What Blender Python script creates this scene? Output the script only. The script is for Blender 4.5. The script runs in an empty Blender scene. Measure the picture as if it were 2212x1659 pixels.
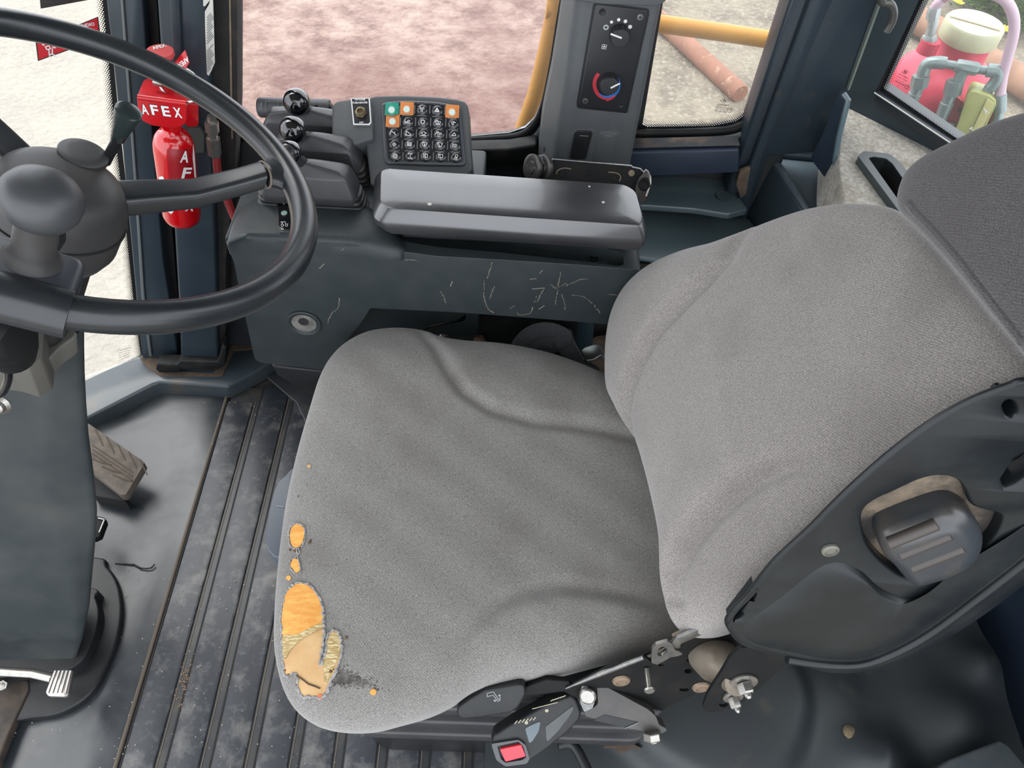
import bpy, bmesh, math, random
from mathutils import Vector, Matrix
from mathutils.bvhtree import BVHTree
from mathutils.geometry import tessellate_polygon
V = Vector
random.seed(7)
scn = bpy.context.scene
col = scn.collection

# ---------------------------------------------------------------- camera
F = 1661.0; CX = 1106.0; CY = 829.5
_X = V((1, .045, .03)).normalized()
_D = V((-70, 1290, 1661)); _D = (_D - _X * _D.dot(_X)).normalized()
_Z = -_D; _Y = _Z.cross(_X)
M3 = Matrix((_X, _Y, _Z))            # picture axes -> world
CAM = V((0, 0, 1.40))
cd = bpy.data.cameras.new('camera'); co = bpy.data.objects.new('camera', cd); col.objects.link(co)
cd.sensor_fit = 'HORIZONTAL'; cd.sensor_width = 36.0; cd.lens = F / 2212 * 36.0
cd.clip_start = 0.02; cd.clip_end = 200
rx = M3 @ V((1, 0, 0)); ry = M3 @ V((0, -1, 0)); rz = M3 @ V((0, 0, -1))
co.matrix_world = Matrix(((rx.x, ry.x, rz.x, CAM.x), (rx.y, ry.y, rz.y, CAM.y), (rx.z, ry.z, rz.z, CAM.z), (0, 0, 0, 1)))
scn.camera = co
FWD = M3 @ V((0, 0, 1))

# ---------------------------------------------------------------- light
wd = bpy.data.worlds.new('sky'); scn.world = wd; wd.use_nodes = True
nt = wd.node_tree; bg = nt.nodes['Background']
tc = nt.nodes.new('ShaderNodeTexCoord'); sep = nt.nodes.new('ShaderNodeSeparateXYZ')
rmp = nt.nodes.new('ShaderNodeValToRGB')
nt.links.new(tc.outputs['Generated'], sep.inputs[0]); nt.links.new(sep.outputs['Z'], rmp.inputs[0])
nt.links.new(rmp.outputs[0], bg.inputs['Color'])
rmp.color_ramp.elements[0].color = (.86, .9, .97, 1); rmp.color_ramp.elements[1].color = (.93, .96, 1.0, 1)
bg.inputs['Strength'].default_value = 3.5
sd = bpy.data.lights.new('sun', 'SUN'); sd.energy = 2.6; sd.angle = math.radians(40); sd.color = (1, .97, .92)
so = bpy.data.objects.new('sun', sd); col.objects.link(so)
so.rotation_euler = V((-.35, .30, .9)).to_track_quat('Z', 'Y').to_euler()
so.location = (0, 0, 4)
scn.view_settings.view_transform = 'Standard'; scn.view_settings.look = 'None'
scn.view_settings.exposure = 0.12; scn.view_settings.gamma = 1.0
scn.view_settings.use_curve_mapping = False
scn.cycles.max_bounces = 8; scn.cycles.transparent_max_bounces = 16

# ---------------------------------------------------------------- planes and picking
def PX(x): return (V((x, 0, 0)), V((1, 0, 0)))
def PY(y): return (V((0, y, 0)), V((0, 1, 0)))
def PZ(z): return (V((0, 0, z)), V((0, 0, 1)))
def PN(p, n): return (V(p), V(n).normalized())
def P3(a, b, c): a, b, c = V(a), V(b), V(c); return (a, (b - a).cross(c - a).normalized())
def ray(px, py): return (M3 @ V((px - CX, py - CY, F))).normalized()
def W(px, py, pl):
    d = ray(px, py); return CAM + d * ((pl[0] - CAM).dot(pl[1]) / d.dot(pl[1]))
def WL(pts, pl): return [W(x, y, pl) for x, y in pts]
def depth(p): return (V(p) - CAM).dot(FWD)
def rpx(p, px): return px * depth(p) / F
def toward(pl):            # unit normal of the plane on the side of the viewer
    n = pl[1]; return n if n.dot(CAM - pl[0]) > 0 else -n
def up(pl, d): return (pl[0] + toward(pl) * d, pl[1])

# ---------------------------------------------------------------- scene helpers
def fin(me, ang=40):
    for p in me.polygons: p.use_smooth = True
    me.set_sharp_from_angle(angle=math.radians(ang))
def obj(name, bm, mat, parent=None, ang=40, label=None, norm=True):
    if norm: bmesh.ops.recalc_face_normals(bm, faces=bm.faces)
    me = bpy.data.meshes.new(name); bm.to_mesh(me); bm.free(); fin(me, ang)
    if mat: me.materials.append(mat)
    o = bpy.data.objects.new(name, me); col.objects.link(o)
    if parent is not None: adopt(o, parent)
    if label: o['label'] = label
    return o
def wpos(p):
    m = Matrix.Identity(4); m.translation = p.location
    return (wpos(p.parent) @ p.matrix_parent_inverse @ m) if p.parent else m
def adopt(o, p):
    o.parent = p; o.matrix_parent_inverse = wpos(p).inverted()
def thing(name, label, cat, loc, group=None):
    o = bpy.data.objects.new(name, None); col.objects.link(o); o.location = loc
    o.empty_display_size = .05; o['label'] = label; o['category'] = cat
    if group: o['group'] = group
    return o
def tag(o, label, cat, group=None, kind=None):
    o['label'] = label; o['category'] = cat
    if group: o['group'] = group
    if kind: o['kind'] = kind
    return o
def struct(o, label=None):
    o['kind'] = 'structure'
    if label: o['label'] = label
    return o

# ---------------------------------------------------------------- shapes
def cat(pts, n=6, closed=True):
    out = []; L = len(pts); pts = [V(p) for p in pts]
    rng = range(L if closed else L - 1)
    for i in rng:
        p0 = pts[(i - 1) % L] if closed or i > 0 else pts[i]
        p1 = pts[i]; p2 = pts[(i + 1) % L]
        p3 = pts[(i + 2) % L] if closed or i + 2 < L else p2
        for k in range(n):
            t = k / n
            out.append(.5 * ((2 * p1) + (p2 - p0) * t + (2 * p0 - 5 * p1 + 4 * p2 - p3) * t * t + (3 * p1 - p0 - 3 * p2 + p3) * t ** 3))
    if not closed: out.append(pts[-1])
    return out
def cpx(pts, n=5, closed=True): return [(p.x, p.y) for p in cat([V((a, b, 0)) for a, b in pts], n, closed)]
def rnd(pts, r, n=4):      # round the corners of a polygon (any dimension)
    out = []; L = len(pts); P = [V(p) for p in pts]
    for i in range(L):
        a, b, c = P[i - 1], P[i], P[(i + 1) % L]
        u = a - b; w = c - b; rr = r[i] if isinstance(r, (list, tuple)) else r
        k = min(rr, u.length * .45, w.length * .45)
        if k <= 1e-6: out.append(b); continue
        s = b + u.normalized() * k; e = b + w.normalized() * k
        for j in range(n + 1):
            t = j / n; out.append(s * (1 - t) ** 2 + b * 2 * t * (1 - t) + e * t * t)
    return out
def rpoly(pts, r, n=4): return [(p.x, p.y) for p in rnd([V((a, b)) for a, b in pts], r, n)]
def bev(bm, w, seg=3, ang=32):
    if w <= 0: return
    es = [e for e in bm.edges if len(e.link_faces) == 2 and e.calc_face_angle(0) > math.radians(ang)]
    if es: bmesh.ops.bevel(bm, geom=es, offset=w, segments=seg, profile=.5, affect='EDGES', clamp_overlap=True)
def face_fill(bm, loops, n):
    """fill an outer loop and holes; returns faces and the lists of vertices"""
    vl = []; es = []
    for L in loops:
        vs = [bm.verts.new(p) for p in L]; vl.append(vs)
        for i in range(len(vs)): es.append(bm.edges.new((vs[i - 1], vs[i])))
    if len(loops) == 1: fs = [bm.faces.new(vl[0])]
    else:
        flat = [v for vs in vl for v in vs]; fs = []
        for t in tessellate_polygon([[v.co for v in vs] for vs in vl]):
            try: fs.append(bm.faces.new([flat[i] for i in t]))
            except ValueError: pass
    return fs, vl
def slab3(pts, vec, holes=(), w=0, seg=3, bm=None):
    bm2 = bmesh.new(); loops = [list(pts)] + [list(h) for h in holes]
    fs, vl = face_fill(bm2, loops, vec.normalized())
    m = {}
    for vs in vl:
        for v in vs: m[v] = bm2.verts.new(v.co + vec)
    for f in list(fs): bm2.faces.new([m[v] for v in reversed(f.verts[:])])
    for vs in vl:
        for i in range(len(vs)): bm2.faces.new((vs[i - 1], vs[i], m[vs[i]], m[vs[i - 1]]))
    bmesh.ops.recalc_face_normals(bm2, faces=bm2.faces)
    if w > 0:
        if len(loops) > 1: bmesh.ops.dissolve_limit(bm2, angle_limit=.001, verts=bm2.verts, edges=bm2.edges) if False else None
        bev(bm2, w, seg)
    if bm is None: return bm2
    me = bpy.data.meshes.new('t'); bm2.to_mesh(me); bm2.free(); bm.from_mesh(me); bpy.data.meshes.remove(me); return bm
def slab(name, pts, pl, thick, mat, parent=None, w=.002, seg=3, holes=(), vec=None, r=0, ang=40, label=None):
    if r: pts = rpoly(pts, r)
    d = -toward(pl) * thick if vec is None else V(vec)
    return obj(name, slab3(WL(pts, pl), d, [WL(h, pl) for h in holes], w, seg), mat, parent, ang, label)
def box3(bm, c, ax, ay, az, w=0, seg=2):   # centre and three half vectors
    c, ax, ay, az = V(c), V(ax), V(ay), V(az)
    return slab3([c - ax - ay - az, c + ax - ay - az, c + ax + ay - az, c - ax + ay - az], az * 2, (), w, seg, bm)
def loft(loops, bm=None, cap=True, closed=True):
    bm = bm or bmesh.new(); rows = [[bm.verts.new(p) for p in L] for L in loops]
    n = len(rows[0])
    for a, b in zip(rows, rows[1:]):
        for i in range(n if closed else n - 1):
            j = (i + 1) % n
            try: bm.faces.new((a[i], a[j], b[j], b[i]))
            except ValueError: pass
    if cap and closed:
        for r_ in (rows[0], rows[-1]):
            try: bm.faces.new(r_)
            except ValueError: pass
    return bm
def frame(n, hint=None):
    n = V(n).normalized(); h = V(hint) if hint is not None else (V((0, 0, 1)) if abs(n.z) < .9 else V((1, 0, 0)))
    u = h.cross(n)
    if u.length < 1e-6: u = V((1, 0, 0)).cross(n)
    u.normalize(); return u, n.cross(u)
def lathe(prof, o, n, seg=32, bm=None, rfun=None, hint=None):   # prof: (radius, height)
    u, v = frame(n, hint); o = V(o); n = V(n).normalized(); loops = []
    for r, h in prof:
        loops.append([o + n * h + (u * math.cos(a) + v * math.sin(a)) * max(r, 1e-5) * (rfun(a, h) if rfun else 1)
                      for a in [2 * math.pi * i / seg for i in range(seg)]])
    return loft(loops, bm)
def tube(path, r, seg=12, closed=False, bm=None, flat=1.0, hint=None):
    P = [V(p) for p in path]; n = len(P); bm = bm or bmesh.new(); loops = []; u = None
    for i in range(n):
        a = P[i - 1] if (i > 0 or closed) else P[i]; b = P[(i + 1) % n] if (i < n - 1 or closed) else P[i]
        t = (b - a).normalized()
        if u is None: u, _ = frame(t, hint)
        u = (u - t * u.dot(t)).normalized(); v = t.cross(u)
        rr = r[i] if isinstance(r, (list, tuple)) else r
        loops.append([P[i] + (u * math.cos(2 * math.pi * k / seg) + v * math.sin(2 * math.pi * k / seg) * flat) * rr for k in range(seg)])
    if closed: loops.append(loops[0]); loft(loops, bm, cap=False); bmesh.ops.remove_doubles(bm, verts=bm.verts, dist=1e-6); return bm
    return loft(loops, bm)
def ribbon(pts, nrm, w, h=.0003, bm=None):    # thin raised line on a surface
    bm = bm or bmesh.new(); P = [V(p) for p in pts]; nrm = V(nrm).normalized()
    for a, b in zip(P, P[1:]):
        t = (b - a)
        if t.length < 1e-7: continue
        t.normalize(); s = t.cross(nrm).normalized() * w / 2; e = t * w * .3
        slab3([a - s - e, b - s + e, b + s + e, a + s - e], nrm * h, bm=bm)
    return bm
def hexnut(o, n, r, h, bm=None, hole=False):
    return lathe([(r * .94, 0), (r, h * .12), (r, h * .85), (r * .88, h), (r * .45, h), (r * .45, h * 1.25), (0, h * 1.3)], o, n, 6, bm)
def disc(bm, o, n, r, h=.0004, seg=20, sx=1): return lathe([(r, 0), (r, h), (0, h)], o, n, seg, bm)
_tx = {}
def text(name, body, pL, pR, n, mat, parent=None, hpx=None, mirror=False, lift=.0005, thick=.0003, height=None, italic=0):
    cu = bpy.data.curves.new('t', 'FONT'); cu.body = body; cu.size = 1; cu.align_x = 'LEFT'; cu.resolution_u = 2; cu.offset = .028 if name.startswith('lettering') else .008
    o = bpy.data.objects.new('t', cu); col.objects.link(o)
    me = bpy.data.meshes.new_from_object(o.evaluated_get(bpy.context.evaluated_depsgraph_get()))
    bpy.data.objects.remove(o); bpy.data.curves.remove(cu)
    xs = [v.co.x for v in me.vertices]; ys = [v.co.y for v in me.vertices]
    x0, x1, y0, y1 = min(xs), max(xs), min(ys), max(ys)
    pL, pR, n = V(pL), V(pR), V(n).normalized()
    u = (pR - pL); L = u.length; u.normalize(); v = n.cross(u).normalized()
    sx = L / (x1 - x0); sy = (height / (y1 - y0)) if height else sx
    bm = bmesh.new(); bm.from_mesh(me); bpy.data.meshes.remove(me)
    for q in bm.verts:
        a = (q.co.x - x0) * sx; b = (q.co.y - y0) * sy
        if mirror: a = L - a
        q.co = pL + u * a + v * b + n * lift
    for f in bm.faces: pass
    return obj(name, bm, mat, parent, norm=False)

def cut(o, cutter_bm):
    me = bpy.data.meshes.new('cut'); bmesh.ops.recalc_face_normals(cutter_bm, faces=cutter_bm.faces); cutter_bm.to_mesh(me); cutter_bm.free(); c = bpy.data.objects.new('cut', me); col.objects.link(c)
    m_ = o.modifiers.new('b', 'BOOLEAN'); m_.operation = 'DIFFERENCE'; m_.solver = 'EXACT'; m_.object = c
    ev = bpy.data.meshes.new_from_object(o.evaluated_get(bpy.context.evaluated_depsgraph_get())); o.modifiers.clear(); old = o.data; o.data = ev; bpy.data.meshes.remove(old)
    bpy.data.objects.remove(c); bpy.data.meshes.remove(me); fin(ev, 45)
# ---------------------------------------------------------------- materials
def lin(c):
    return tuple(.68 * ((x / 255) / 12.92 if x / 255 <= .04045 else ((x / 255 + .055) / 1.055) ** 2.4) for x in c) + (1,)
def _n(nt, t, **k):
    n = nt.nodes.new('ShaderNode' + t)
    for a, b in k.items():
        if a in n.inputs: n.inputs[a].default_value = b
        else: setattr(n, a, b)
    return n
def mat(name, c, rough=.5, c2=None, scale=20, fac=(.4, .65), bump=0, bscale=200, metal=0, spec=.5, detail=6, coat=0, dist=.0006, c3=None, scale3=6, fac3=(.55, .7), stretch=None, rvar=0, sheen=0, max3=1):
    m = bpy.data.materials.new(name); m.use_nodes = True; nt = m.node_tree; b = nt.nodes['Principled BSDF']
    L = nt.links.new
    b.inputs['Base Color'].default_value = lin(c); b.inputs['Roughness'].default_value = rough
    b.inputs['Metallic'].default_value = metal; b.inputs['Specular IOR Level'].default_value = spec
    b.inputs['Coat Weight'].default_value = coat; b.inputs['Coat Roughness'].default_value = .1
    if sheen: b.inputs['Sheen Weight'].default_value = sheen
    tcn = _n(nt, 'TexCoord'); src = tcn.outputs['Object']
    if stretch:
        mp = _n(nt, 'Mapping'); mp.inputs['Scale'].default_value = stretch; L(src, mp.inputs[0]); src = mp.outputs[0]
    cur = None
    def noise(sc, f, det=detail):
        n = _n(nt, 'TexNoise'); n.inputs['Scale'].default_value = sc; n.inputs['Detail'].default_value = det; n.inputs['Roughness'].default_value = .6
        L(src, n.inputs['Vector'])
        r = _n(nt, 'MapRange'); r.inputs['From Min'].default_value = f[0]; r.inputs['From Max'].default_value = f[1]; L(n.outputs['Fac'], r.inputs['Value'])
        return r.outputs[0], n
    if c2:
        fo, _ = noise(scale, fac); mx = _n(nt, 'Mix', data_type='RGBA'); mx.inputs[6].default_value = lin(c); mx.inputs[7].default_value = lin(c2)
        L(fo, mx.inputs[0]); cur = mx.outputs[2]
        if rvar:
            mr = _n(nt, 'MapRange'); mr.inputs['To Min'].default_value = rough; mr.inputs['To Max'].default_value = rough + rvar; L(fo, mr.inputs['Value']); L(mr.outputs[0], b.inputs['Roughness'])
    if c3:
        fo, _ = noise(scale3, fac3); mx2 = _n(nt, 'Mix', data_type='RGBA'); mx2.inputs[7].default_value = lin(c3)
        if cur: L(cur, mx2.inputs[6])
        else: mx2.inputs[6].default_value = lin(c)
        m3_ = _n(nt, 'Math', operation='MULTIPLY'); m3_.inputs[1].default_value = max3; L(fo, m3_.inputs[0]); L(m3_.outputs[0], mx2.inputs[0]); cur = mx2.outputs[2]
    if cur: L(cur, b.inputs['Base Color'])
    if bump:
        n = _n(nt, 'TexNoise'); n.inputs['Scale'].default_value = bscale; n.inputs['Detail'].default_value = 3; L(src, n.inputs['Vector'])
        bp = _n(nt, 'Bump'); bp.inputs['Strength'].default_value = bump; bp.inputs['Distance'].default_value = dist
        L(n.outputs['Fac'], bp.inputs['Height']); L(bp.outputs[0], b.inputs['Normal'])
    return m
def fabric(name, c, c2, c3=None, dark=None):
    m = mat(name, c, .95, c2, 1000, (.36, .64), bump=.5, bscale=1300, spec=.15, detail=2, dist=.0006, c3=c3, scale3=7, fac3=(.5, .75), sheen=.25, max3=.4)
    nt = m.node_tree; L = nt.links.new; b = nt.nodes['Principled BSDF']; tcn = [n for n in nt.nodes if n.type == 'TEX_COORD'][0]
    wv = _n(nt, 'TexWave'); wv.inputs['Scale'].default_value = 170; wv.inputs['Distortion'].default_value = 3; wv.inputs['Detail'].default_value = 2; wv.bands_direction = 'DIAGONAL'
    L(tcn.outputs['Object'], wv.inputs['Vector'])
    src = b.inputs['Base Color'].links[0].from_socket
    mx = _n(nt, 'Mix', data_type='RGBA', blend_type='MULTIPLY'); mx.inputs[0].default_value = .22
    L(src, mx.inputs[6]); L(wv.outputs['Color'], mx.inputs[7]); L(mx.outputs[2], b.inputs['Base Color'])
    return m
plastic = mat('dark_plastic', (46, 53, 55), .45, (54, 60, 61), 30, (.4, .7), bump=.35, bscale=900, dist=.0003, spec=0.28)
plastic_lt = mat('grey_plastic', (84, 87, 90), .5, (92, 94, 95), 25, (.4, .7), bump=.35, bscale=900, dist=.0003, spec=0.3)
plastic_bk = mat('black_plastic', (30, 32, 34), .42, (40, 41, 43), 30, (.4, .7), bump=.2, bscale=700, dist=.0003, spec=0.3)
shellm = mat('shell_plastic', (26, 30, 33), .3, (36, 40, 41), 14, (.42, .7), bump=.15, bscale=500, dist=.0003, rvar=.15, spec=0.3)
rimm = mat('steering_rubber', (32, 36, 40), .3, (42, 45, 48), 25, (.4, .7), bump=.08, bscale=300, dist=.0004, spec=0.5)
hubm = mat('hub_rubber', (58, 58, 59), .45, (70, 67, 64), 18, (.4, .7), bump=.1, bscale=300, spec=0.3)
gloss = mat('gloss_black', (12, 14, 18), .08, spec=.6)
rubber = mat('seal_rubber', (22, 23, 24), .55, (48, 46, 42), 30, (.5, .75), spec=0.2)
rubber_lt = mat('grey_rubber_trim', (62, 72, 74), .42, (80, 86, 84), 30, (.5, .75), bump=.2, bscale=250)
steel_blue = mat('blue_grey_paint', (40, 51, 59), .3, (48, 59, 67), 8, (.4, .7), c3=(78, 72, 62), scale3=30, fac3=(.66, .8), spec=0.4)
steel_blue_d = mat('navy_paint', (40, 50, 66), .4, (48, 60, 72), 6, (.4, .7), spec=0.3)
dirt = mat('dirt', (104, 88, 72), .95, (70, 60, 50), 60, (.3, .7), bump=.8, bscale=120)
black = mat('black_metal', (12, 13, 14), .65, (34, 31, 28), 30, (.5, .8), spec=0.22)
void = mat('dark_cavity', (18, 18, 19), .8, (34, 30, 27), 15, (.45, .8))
chrome = mat('worn_steel', (176, 174, 168), .3, (150, 140, 125), 80, (.5, .8), metal=.85)
steelb = mat('scratched_steel', (120, 122, 124), .35, (150, 145, 135), 90, (.4, .7), metal=.8)
tan_m = mat('dusty_tan', (150, 132, 108), .8, (110, 98, 84), 50, (.3, .7))
red = mat('red_paint', (200, 10, 24), .3, (188, 12, 24), 20, spec=.5)
red_m = mat('matt_red', (204, 84, 84), .7, (190, 74, 76), 20, spec=.2)
red_d = mat('dark_red_label', (158, 10, 24), .4)
white = mat('white_print', (236, 236, 234), .6)
whiter = mat('off_white_label', (206, 206, 196), .6)
ink = mat('black_print', (15, 15, 16), .6)
greyp = mat('grey_print', (120, 124, 124), .6)
fab_c = fabric('cushion_fabric', (112, 110, 107), (166, 163, 158), (98, 91, 84))
fab_b = fabric('back_fabric', (123, 119, 115), (177, 171, 165), (112, 107, 103))
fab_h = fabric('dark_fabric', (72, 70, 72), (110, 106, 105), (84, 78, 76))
# ================================================================ glass and printed dot bands
def glass_mat():
    m = bpy.data.materials.new('window_glass'); m.use_nodes = True; nt = m.node_tree; nt.nodes.clear(); L = nt.links.new
    out = _n(nt, 'OutputMaterial'); tr = _n(nt, 'BsdfTransparent'); gl = _n(nt, 'BsdfGlossy'); gl.inputs['Roughness'].default_value = .02
    df = _n(nt, 'BsdfDiffuse'); df.inputs['Color'].default_value = (.8, .78, .74, 1)
    lw = _n(nt, 'LayerWeight'); lw.inputs['Blend'].default_value = .12
    mp = _n(nt, 'MapRange'); mp.inputs['To Min'].default_value = .02; mp.inputs['To Max'].default_value = .3; L(lw.outputs['Fresnel'], mp.inputs['Value'])
    m1 = _n(nt, 'MixShader'); L(mp.outputs[0], m1.inputs[0]); L(tr.outputs[0], m1.inputs[1]); L(gl.outputs[0], m1.inputs[2])
    m2 = _n(nt, 'MixShader'); m2.inputs[0].default_value = .05; L(m1.outputs[0], m2.inputs[1]); L(df.outputs[0], m2.inputs[2]); L(m2.outputs[0], out.inputs['Surface'])
    return m
glass = glass_mat()
def dots_mat(pitch):      # printed dots that shrink away from the edge (attribute d: 0 at edge, 1 inside; uv in metres)
    m = bpy.data.materials.new('printed_dots'); m.use_nodes = True; nt = m.node_tree; nt.nodes.clear(); L = nt.links.new
    out = _n(nt, 'OutputMaterial'); tr = _n(nt, 'BsdfTransparent'); df = _n(nt, 'BsdfDiffuse'); df.inputs['Color'].default_value = (.008, .008, .009, 1)
    uv = _n(nt, 'UVMap'); uv.uv_map = 'UVMap'; sp = _n(nt, 'SeparateXYZ'); L(uv.outputs[0], sp.inputs[0])
    def mth(op, a, b=None):
        n = _n(nt, 'Math', operation=op)
        for i, x in enumerate((a, b)):
            if x is None: continue
            if isinstance(x, (int, float)): n.inputs[i].default_value = x
            else: L(x, n.inputs[i])
        return n.outputs[0]
    a = mth('MULTIPLY', mth('ADD', sp.outputs[0], sp.outputs[1]), .7071 / pitch * 2 * math.pi); b = mth('MULTIPLY', mth('SUBTRACT', sp.outputs[0], sp.outputs[1]), .7071 / pitch * 2 * math.pi)
    s = mth('ADD', mth('COSINE', a), mth('COSINE', b))
    at = _n(nt, 'Attribute'); at.attribute_name = 'd'
    thr = mth('ADD', mth('MULTIPLY', at.outputs['Fac'], 2.6), -.75)
    f = mth('GREATER_THAN', s, thr)
    mx = _n(nt, 'MixShader'); L(f, mx.inputs[0]); L(tr.outputs[0], mx.inputs[1]); L(df.outputs[0], mx.inputs[2]); L(mx.outputs[0], out.inputs['Surface'])
    return m
dots = dots_mat(.0030)
def dotband(name, path, inner, pl, parent):    # strip between two pixel paths, lying on the glass
    A = WL(path, pl); B = WL(inner, pl); me = bpy.data.meshes.new(name); k = 1
    n = pl[1]; u, v = frame(n)
    vs = A + B; L_ = len(A); fs = [(i, i + 1, L_ + i + 1, L_ + i) for i in range(L_ - 1)]
    me.from_pydata([p + toward(pl) * .002 for p in vs], [], fs)
    at = me.attributes.new('d', 'FLOAT', 'POINT')
    for i in range(len(vs)): at.data[i].value = 0 if i < L_ else 1
    ul = me.uv_layers.new(name='UVMap')
    for lp in me.loops:
        p = vs[lp.vertex_index]; ul.data[lp.index].uv = (p.dot(u), p.dot(v))
    me.materials.append(dots); o = bpy.data.objects.new(name, me); col.objects.link(o); adopt(o, parent); return o
def pane(name, pts, pl, parent=None): return slab(name, pts, pl, .004, glass, parent, w=0)

# ================================================================ floor, walls, roof
bm = slab3([V(p + (0,)) for p in [(-1.55, -.2), (.95, -.2), (.95, 1.12), (-.755, 1.12), (-.79, 1.062), (-1.55, .60)]], V((0, 0, -.06)))
fl = struct(obj('floor', bm, mat('floor_plate', (44, 46, 48), .6, (70, 64, 56), 20)), 'dark cab floor plate under the rubber mats')
ceil_m = mat('headliner', (176, 176, 172), .9)
bm = bmesh.new(); box3(bm, (-.25, .50, 1.86), (1.15, 0, 0), (0, .68, 0), (0, 0, .03)); struct(obj('ceiling', bm, ceil_m), 'grey headliner of the cab roof')

PW = PY(1.13)           # right-hand side wall of the cab
win_a = [(512, -420), (512, 100), (514, 240), (540, 300), (640, 320)] + [(1000, 296), (1100, 287), (1135, 275), (1155, 255), (1172, 215), (1190, 130), (1208, 20), (1240, -150), (1290, -420)]
win_b = [(1520, -420), (1450, -100), (1388, 268), (1398, 274), (1540, 272), (1590, 262), (1622, 240), (1642, 205), (1662, 145), (1706, -5), (1800, -420)]
outer = [(345, -560), (300, 860), (1540, 900), (1620, 500), (2010, -560)]
bm = slab3([W(352, 860, PW), V((.49, 1.13, W(352, 860, PW).z)), V((.49, 1.13, 1.83)), W(262, -120, PW) + (W(262, -120, PW) - W(352, 860, PW)) * .9 ], V((0, .006, 0)), [WL(win_a, PW), WL(win_b, PW)])
wall_r = struct(obj('wall_right', bm, mat('side_wall_paint', (30, 36, 44), .5, (44, 44, 42), 14)), 'dark painted right side wall of the cab with two window openings')
def seal(path, r, m, name, parent, off, pl=PW, flat=1.0):
    P = [p + toward(pl) * off for p in WL(cpx(path, 6, False), pl)]
    return obj(name, tube(P, r, 10, flat=flat), m, parent)
PG = PY(1.1285)
w1 = pane('window_1', win_a, PG); struct(w1, 'side window in front of the grey control column, pink earth beyond')
seal([(512, -420), (512, 100), (513, 240), (530, 300)], .006, rubber, 'seal', w1, .004)
seal([(980, 300), (1060, 295), (1110, 290), (1140, 278), (1160, 255), (1176, 215), (1194, 130), (1212, 20), (1240, -130)], .0055, rubber, 'seal', w1, .006)
seal([(980, 317), (1060, 313), (1115, 306), (1152, 292), (1176, 262), (1192, 215)], .0075, rubber_lt, 'outer_seal', w1, .012)
seal([(980, 333), (1060, 329), (1118, 323), (1160, 308), (1185, 285)], .0055, rubber, 'inner_lip', w1, .014)
w2 = pane('window_2', win_b, PG); struct(w2, 'side window behind the grey control column with a dotted edge')
seal([(1360, 280), (1400, 284), (1540, 281), (1594, 271), (1630, 247), (1652, 208), (1673, 145), (1716, -5), (1760, -180)], .0075, rubber, 'seal', w2, .004)
seal([(1350, 296), (1400, 297), (1540, 293), (1602, 281), (1646, 252), (1668, 208), (1690, 148), (1735, -5), (1775, -160)], .0072, rubber_lt, 'outer_seal', w2, .012)
edge = [(1380, 277), (1450, 277), (1540, 272), (1590, 262), (1622, 240), (1642, 205), (1662, 145), (1706, -5), (1740, -130)]
inner = [(1376, 258), (1450, 257), (1532, 253), (1578, 244), (1604, 226), (1622, 198), (1641, 140), (1685, -8), (1722, -130)]
dotband('dot_print', cpx(edge, 3, False), cpx(inner, 3, False), PY(1.1275), w2)
def glassmark(pl, at, lines, parent, diamond):
    n = toward(pl)
    for i, (a, b, s) in enumerate(lines):
        text('glass_print', s, W(a[0], a[1], pl), W(b[0], b[1], pl), n, greyp if i == 2 else ink, parent, mirror=True, lift=.0015)
    (cx, cy), r = diamond
    P = WL([(cx - r * 1.5, cy), (cx, cy - r), (cx + r * 1.5, cy), (cx, cy + r)], pl); P = P + [P[0]]
    bm = ribbon(P, n, .0005); 
    ribbon(WL([(cx - r * .5, cy + 2), (cx - r * .1, cy - 3), (cx + r * .2, cy + 3), (cx + r * .6, cy - 2)], pl), n, .0009, bm=bm)
    (ex, ey), er = at; c = W(ex, ey, pl); u, v = frame(n); rr = rpx(c, er)
    ribbon([c + (u * math.cos(a) + v * math.sin(a)) * rr for a in [k * math.pi / 10 for k in range(21)]], n, .0006, bm=bm)
    for v_ in bm.verts: v_.co += n * .0012
    obj('glass_emblem', bm, ink, parent)
    text('glass_print', 'E1', c - rx * rr * .5 - ry * rr * .35, c + rx * rr * .5 - ry * rr * .35, n, ink, parent, mirror=True, lift=.0015)
glassmark(PG, ((1576, 237), 5.5), [((1549, 226), (1575, 229), 'TEMPERED'), ((1546, 230.5), (1573, 234), 'SAFETY GLASS'), ((1545, 234), (1570, 238), 'AS2 MODEL M20'), ((1543, 239), (1568, 243), '43R-001188'), ((1554, 243), (1554.7, 243), '1')], w2, ((1565, 216), 6))

# corner windscreen at the far left
PWs = P3((-.773, 1.081, .05), (-.873, 1.02, .05), (-.773, 1.081, 1.0))
dW = V((-.1, -.061, 0)).normalized(); a0 = V((-.773, 1.081, .045)); b0 = a0 + dW * 1.3
w3 = obj('window_3', slab3([a0, b0, b0 + V((0, 0, 1.9)), a0 + V((.03, .018, 1.9))], V((-.004, .004, 0))), glass); struct(w3, 'front corner windscreen behind the steering wheel, pale ground beyond')
e1 = [(214, -60), (222, 0), (232, 100), (250, 300), (273, 500), (292, 680), (305, 768)]
i1 = [(198, -60), (205, 0), (215, 100), (233, 300), (257, 500), (277, 680), (291, 772)]
dotband('dot_print', cpx(e1, 4, False), cpx(i1, 4, False), PWs, w3)
slab('edge_print', [(214, -60), (222, 0), (232, 100), (250, 300), (273, 500), (292, 680), (305, 768), (316, 768), (300, 650), (262, 300), (240, 80), (226, -60)], up(PWs, .002), .001, ink, w3, w=0)
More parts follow.
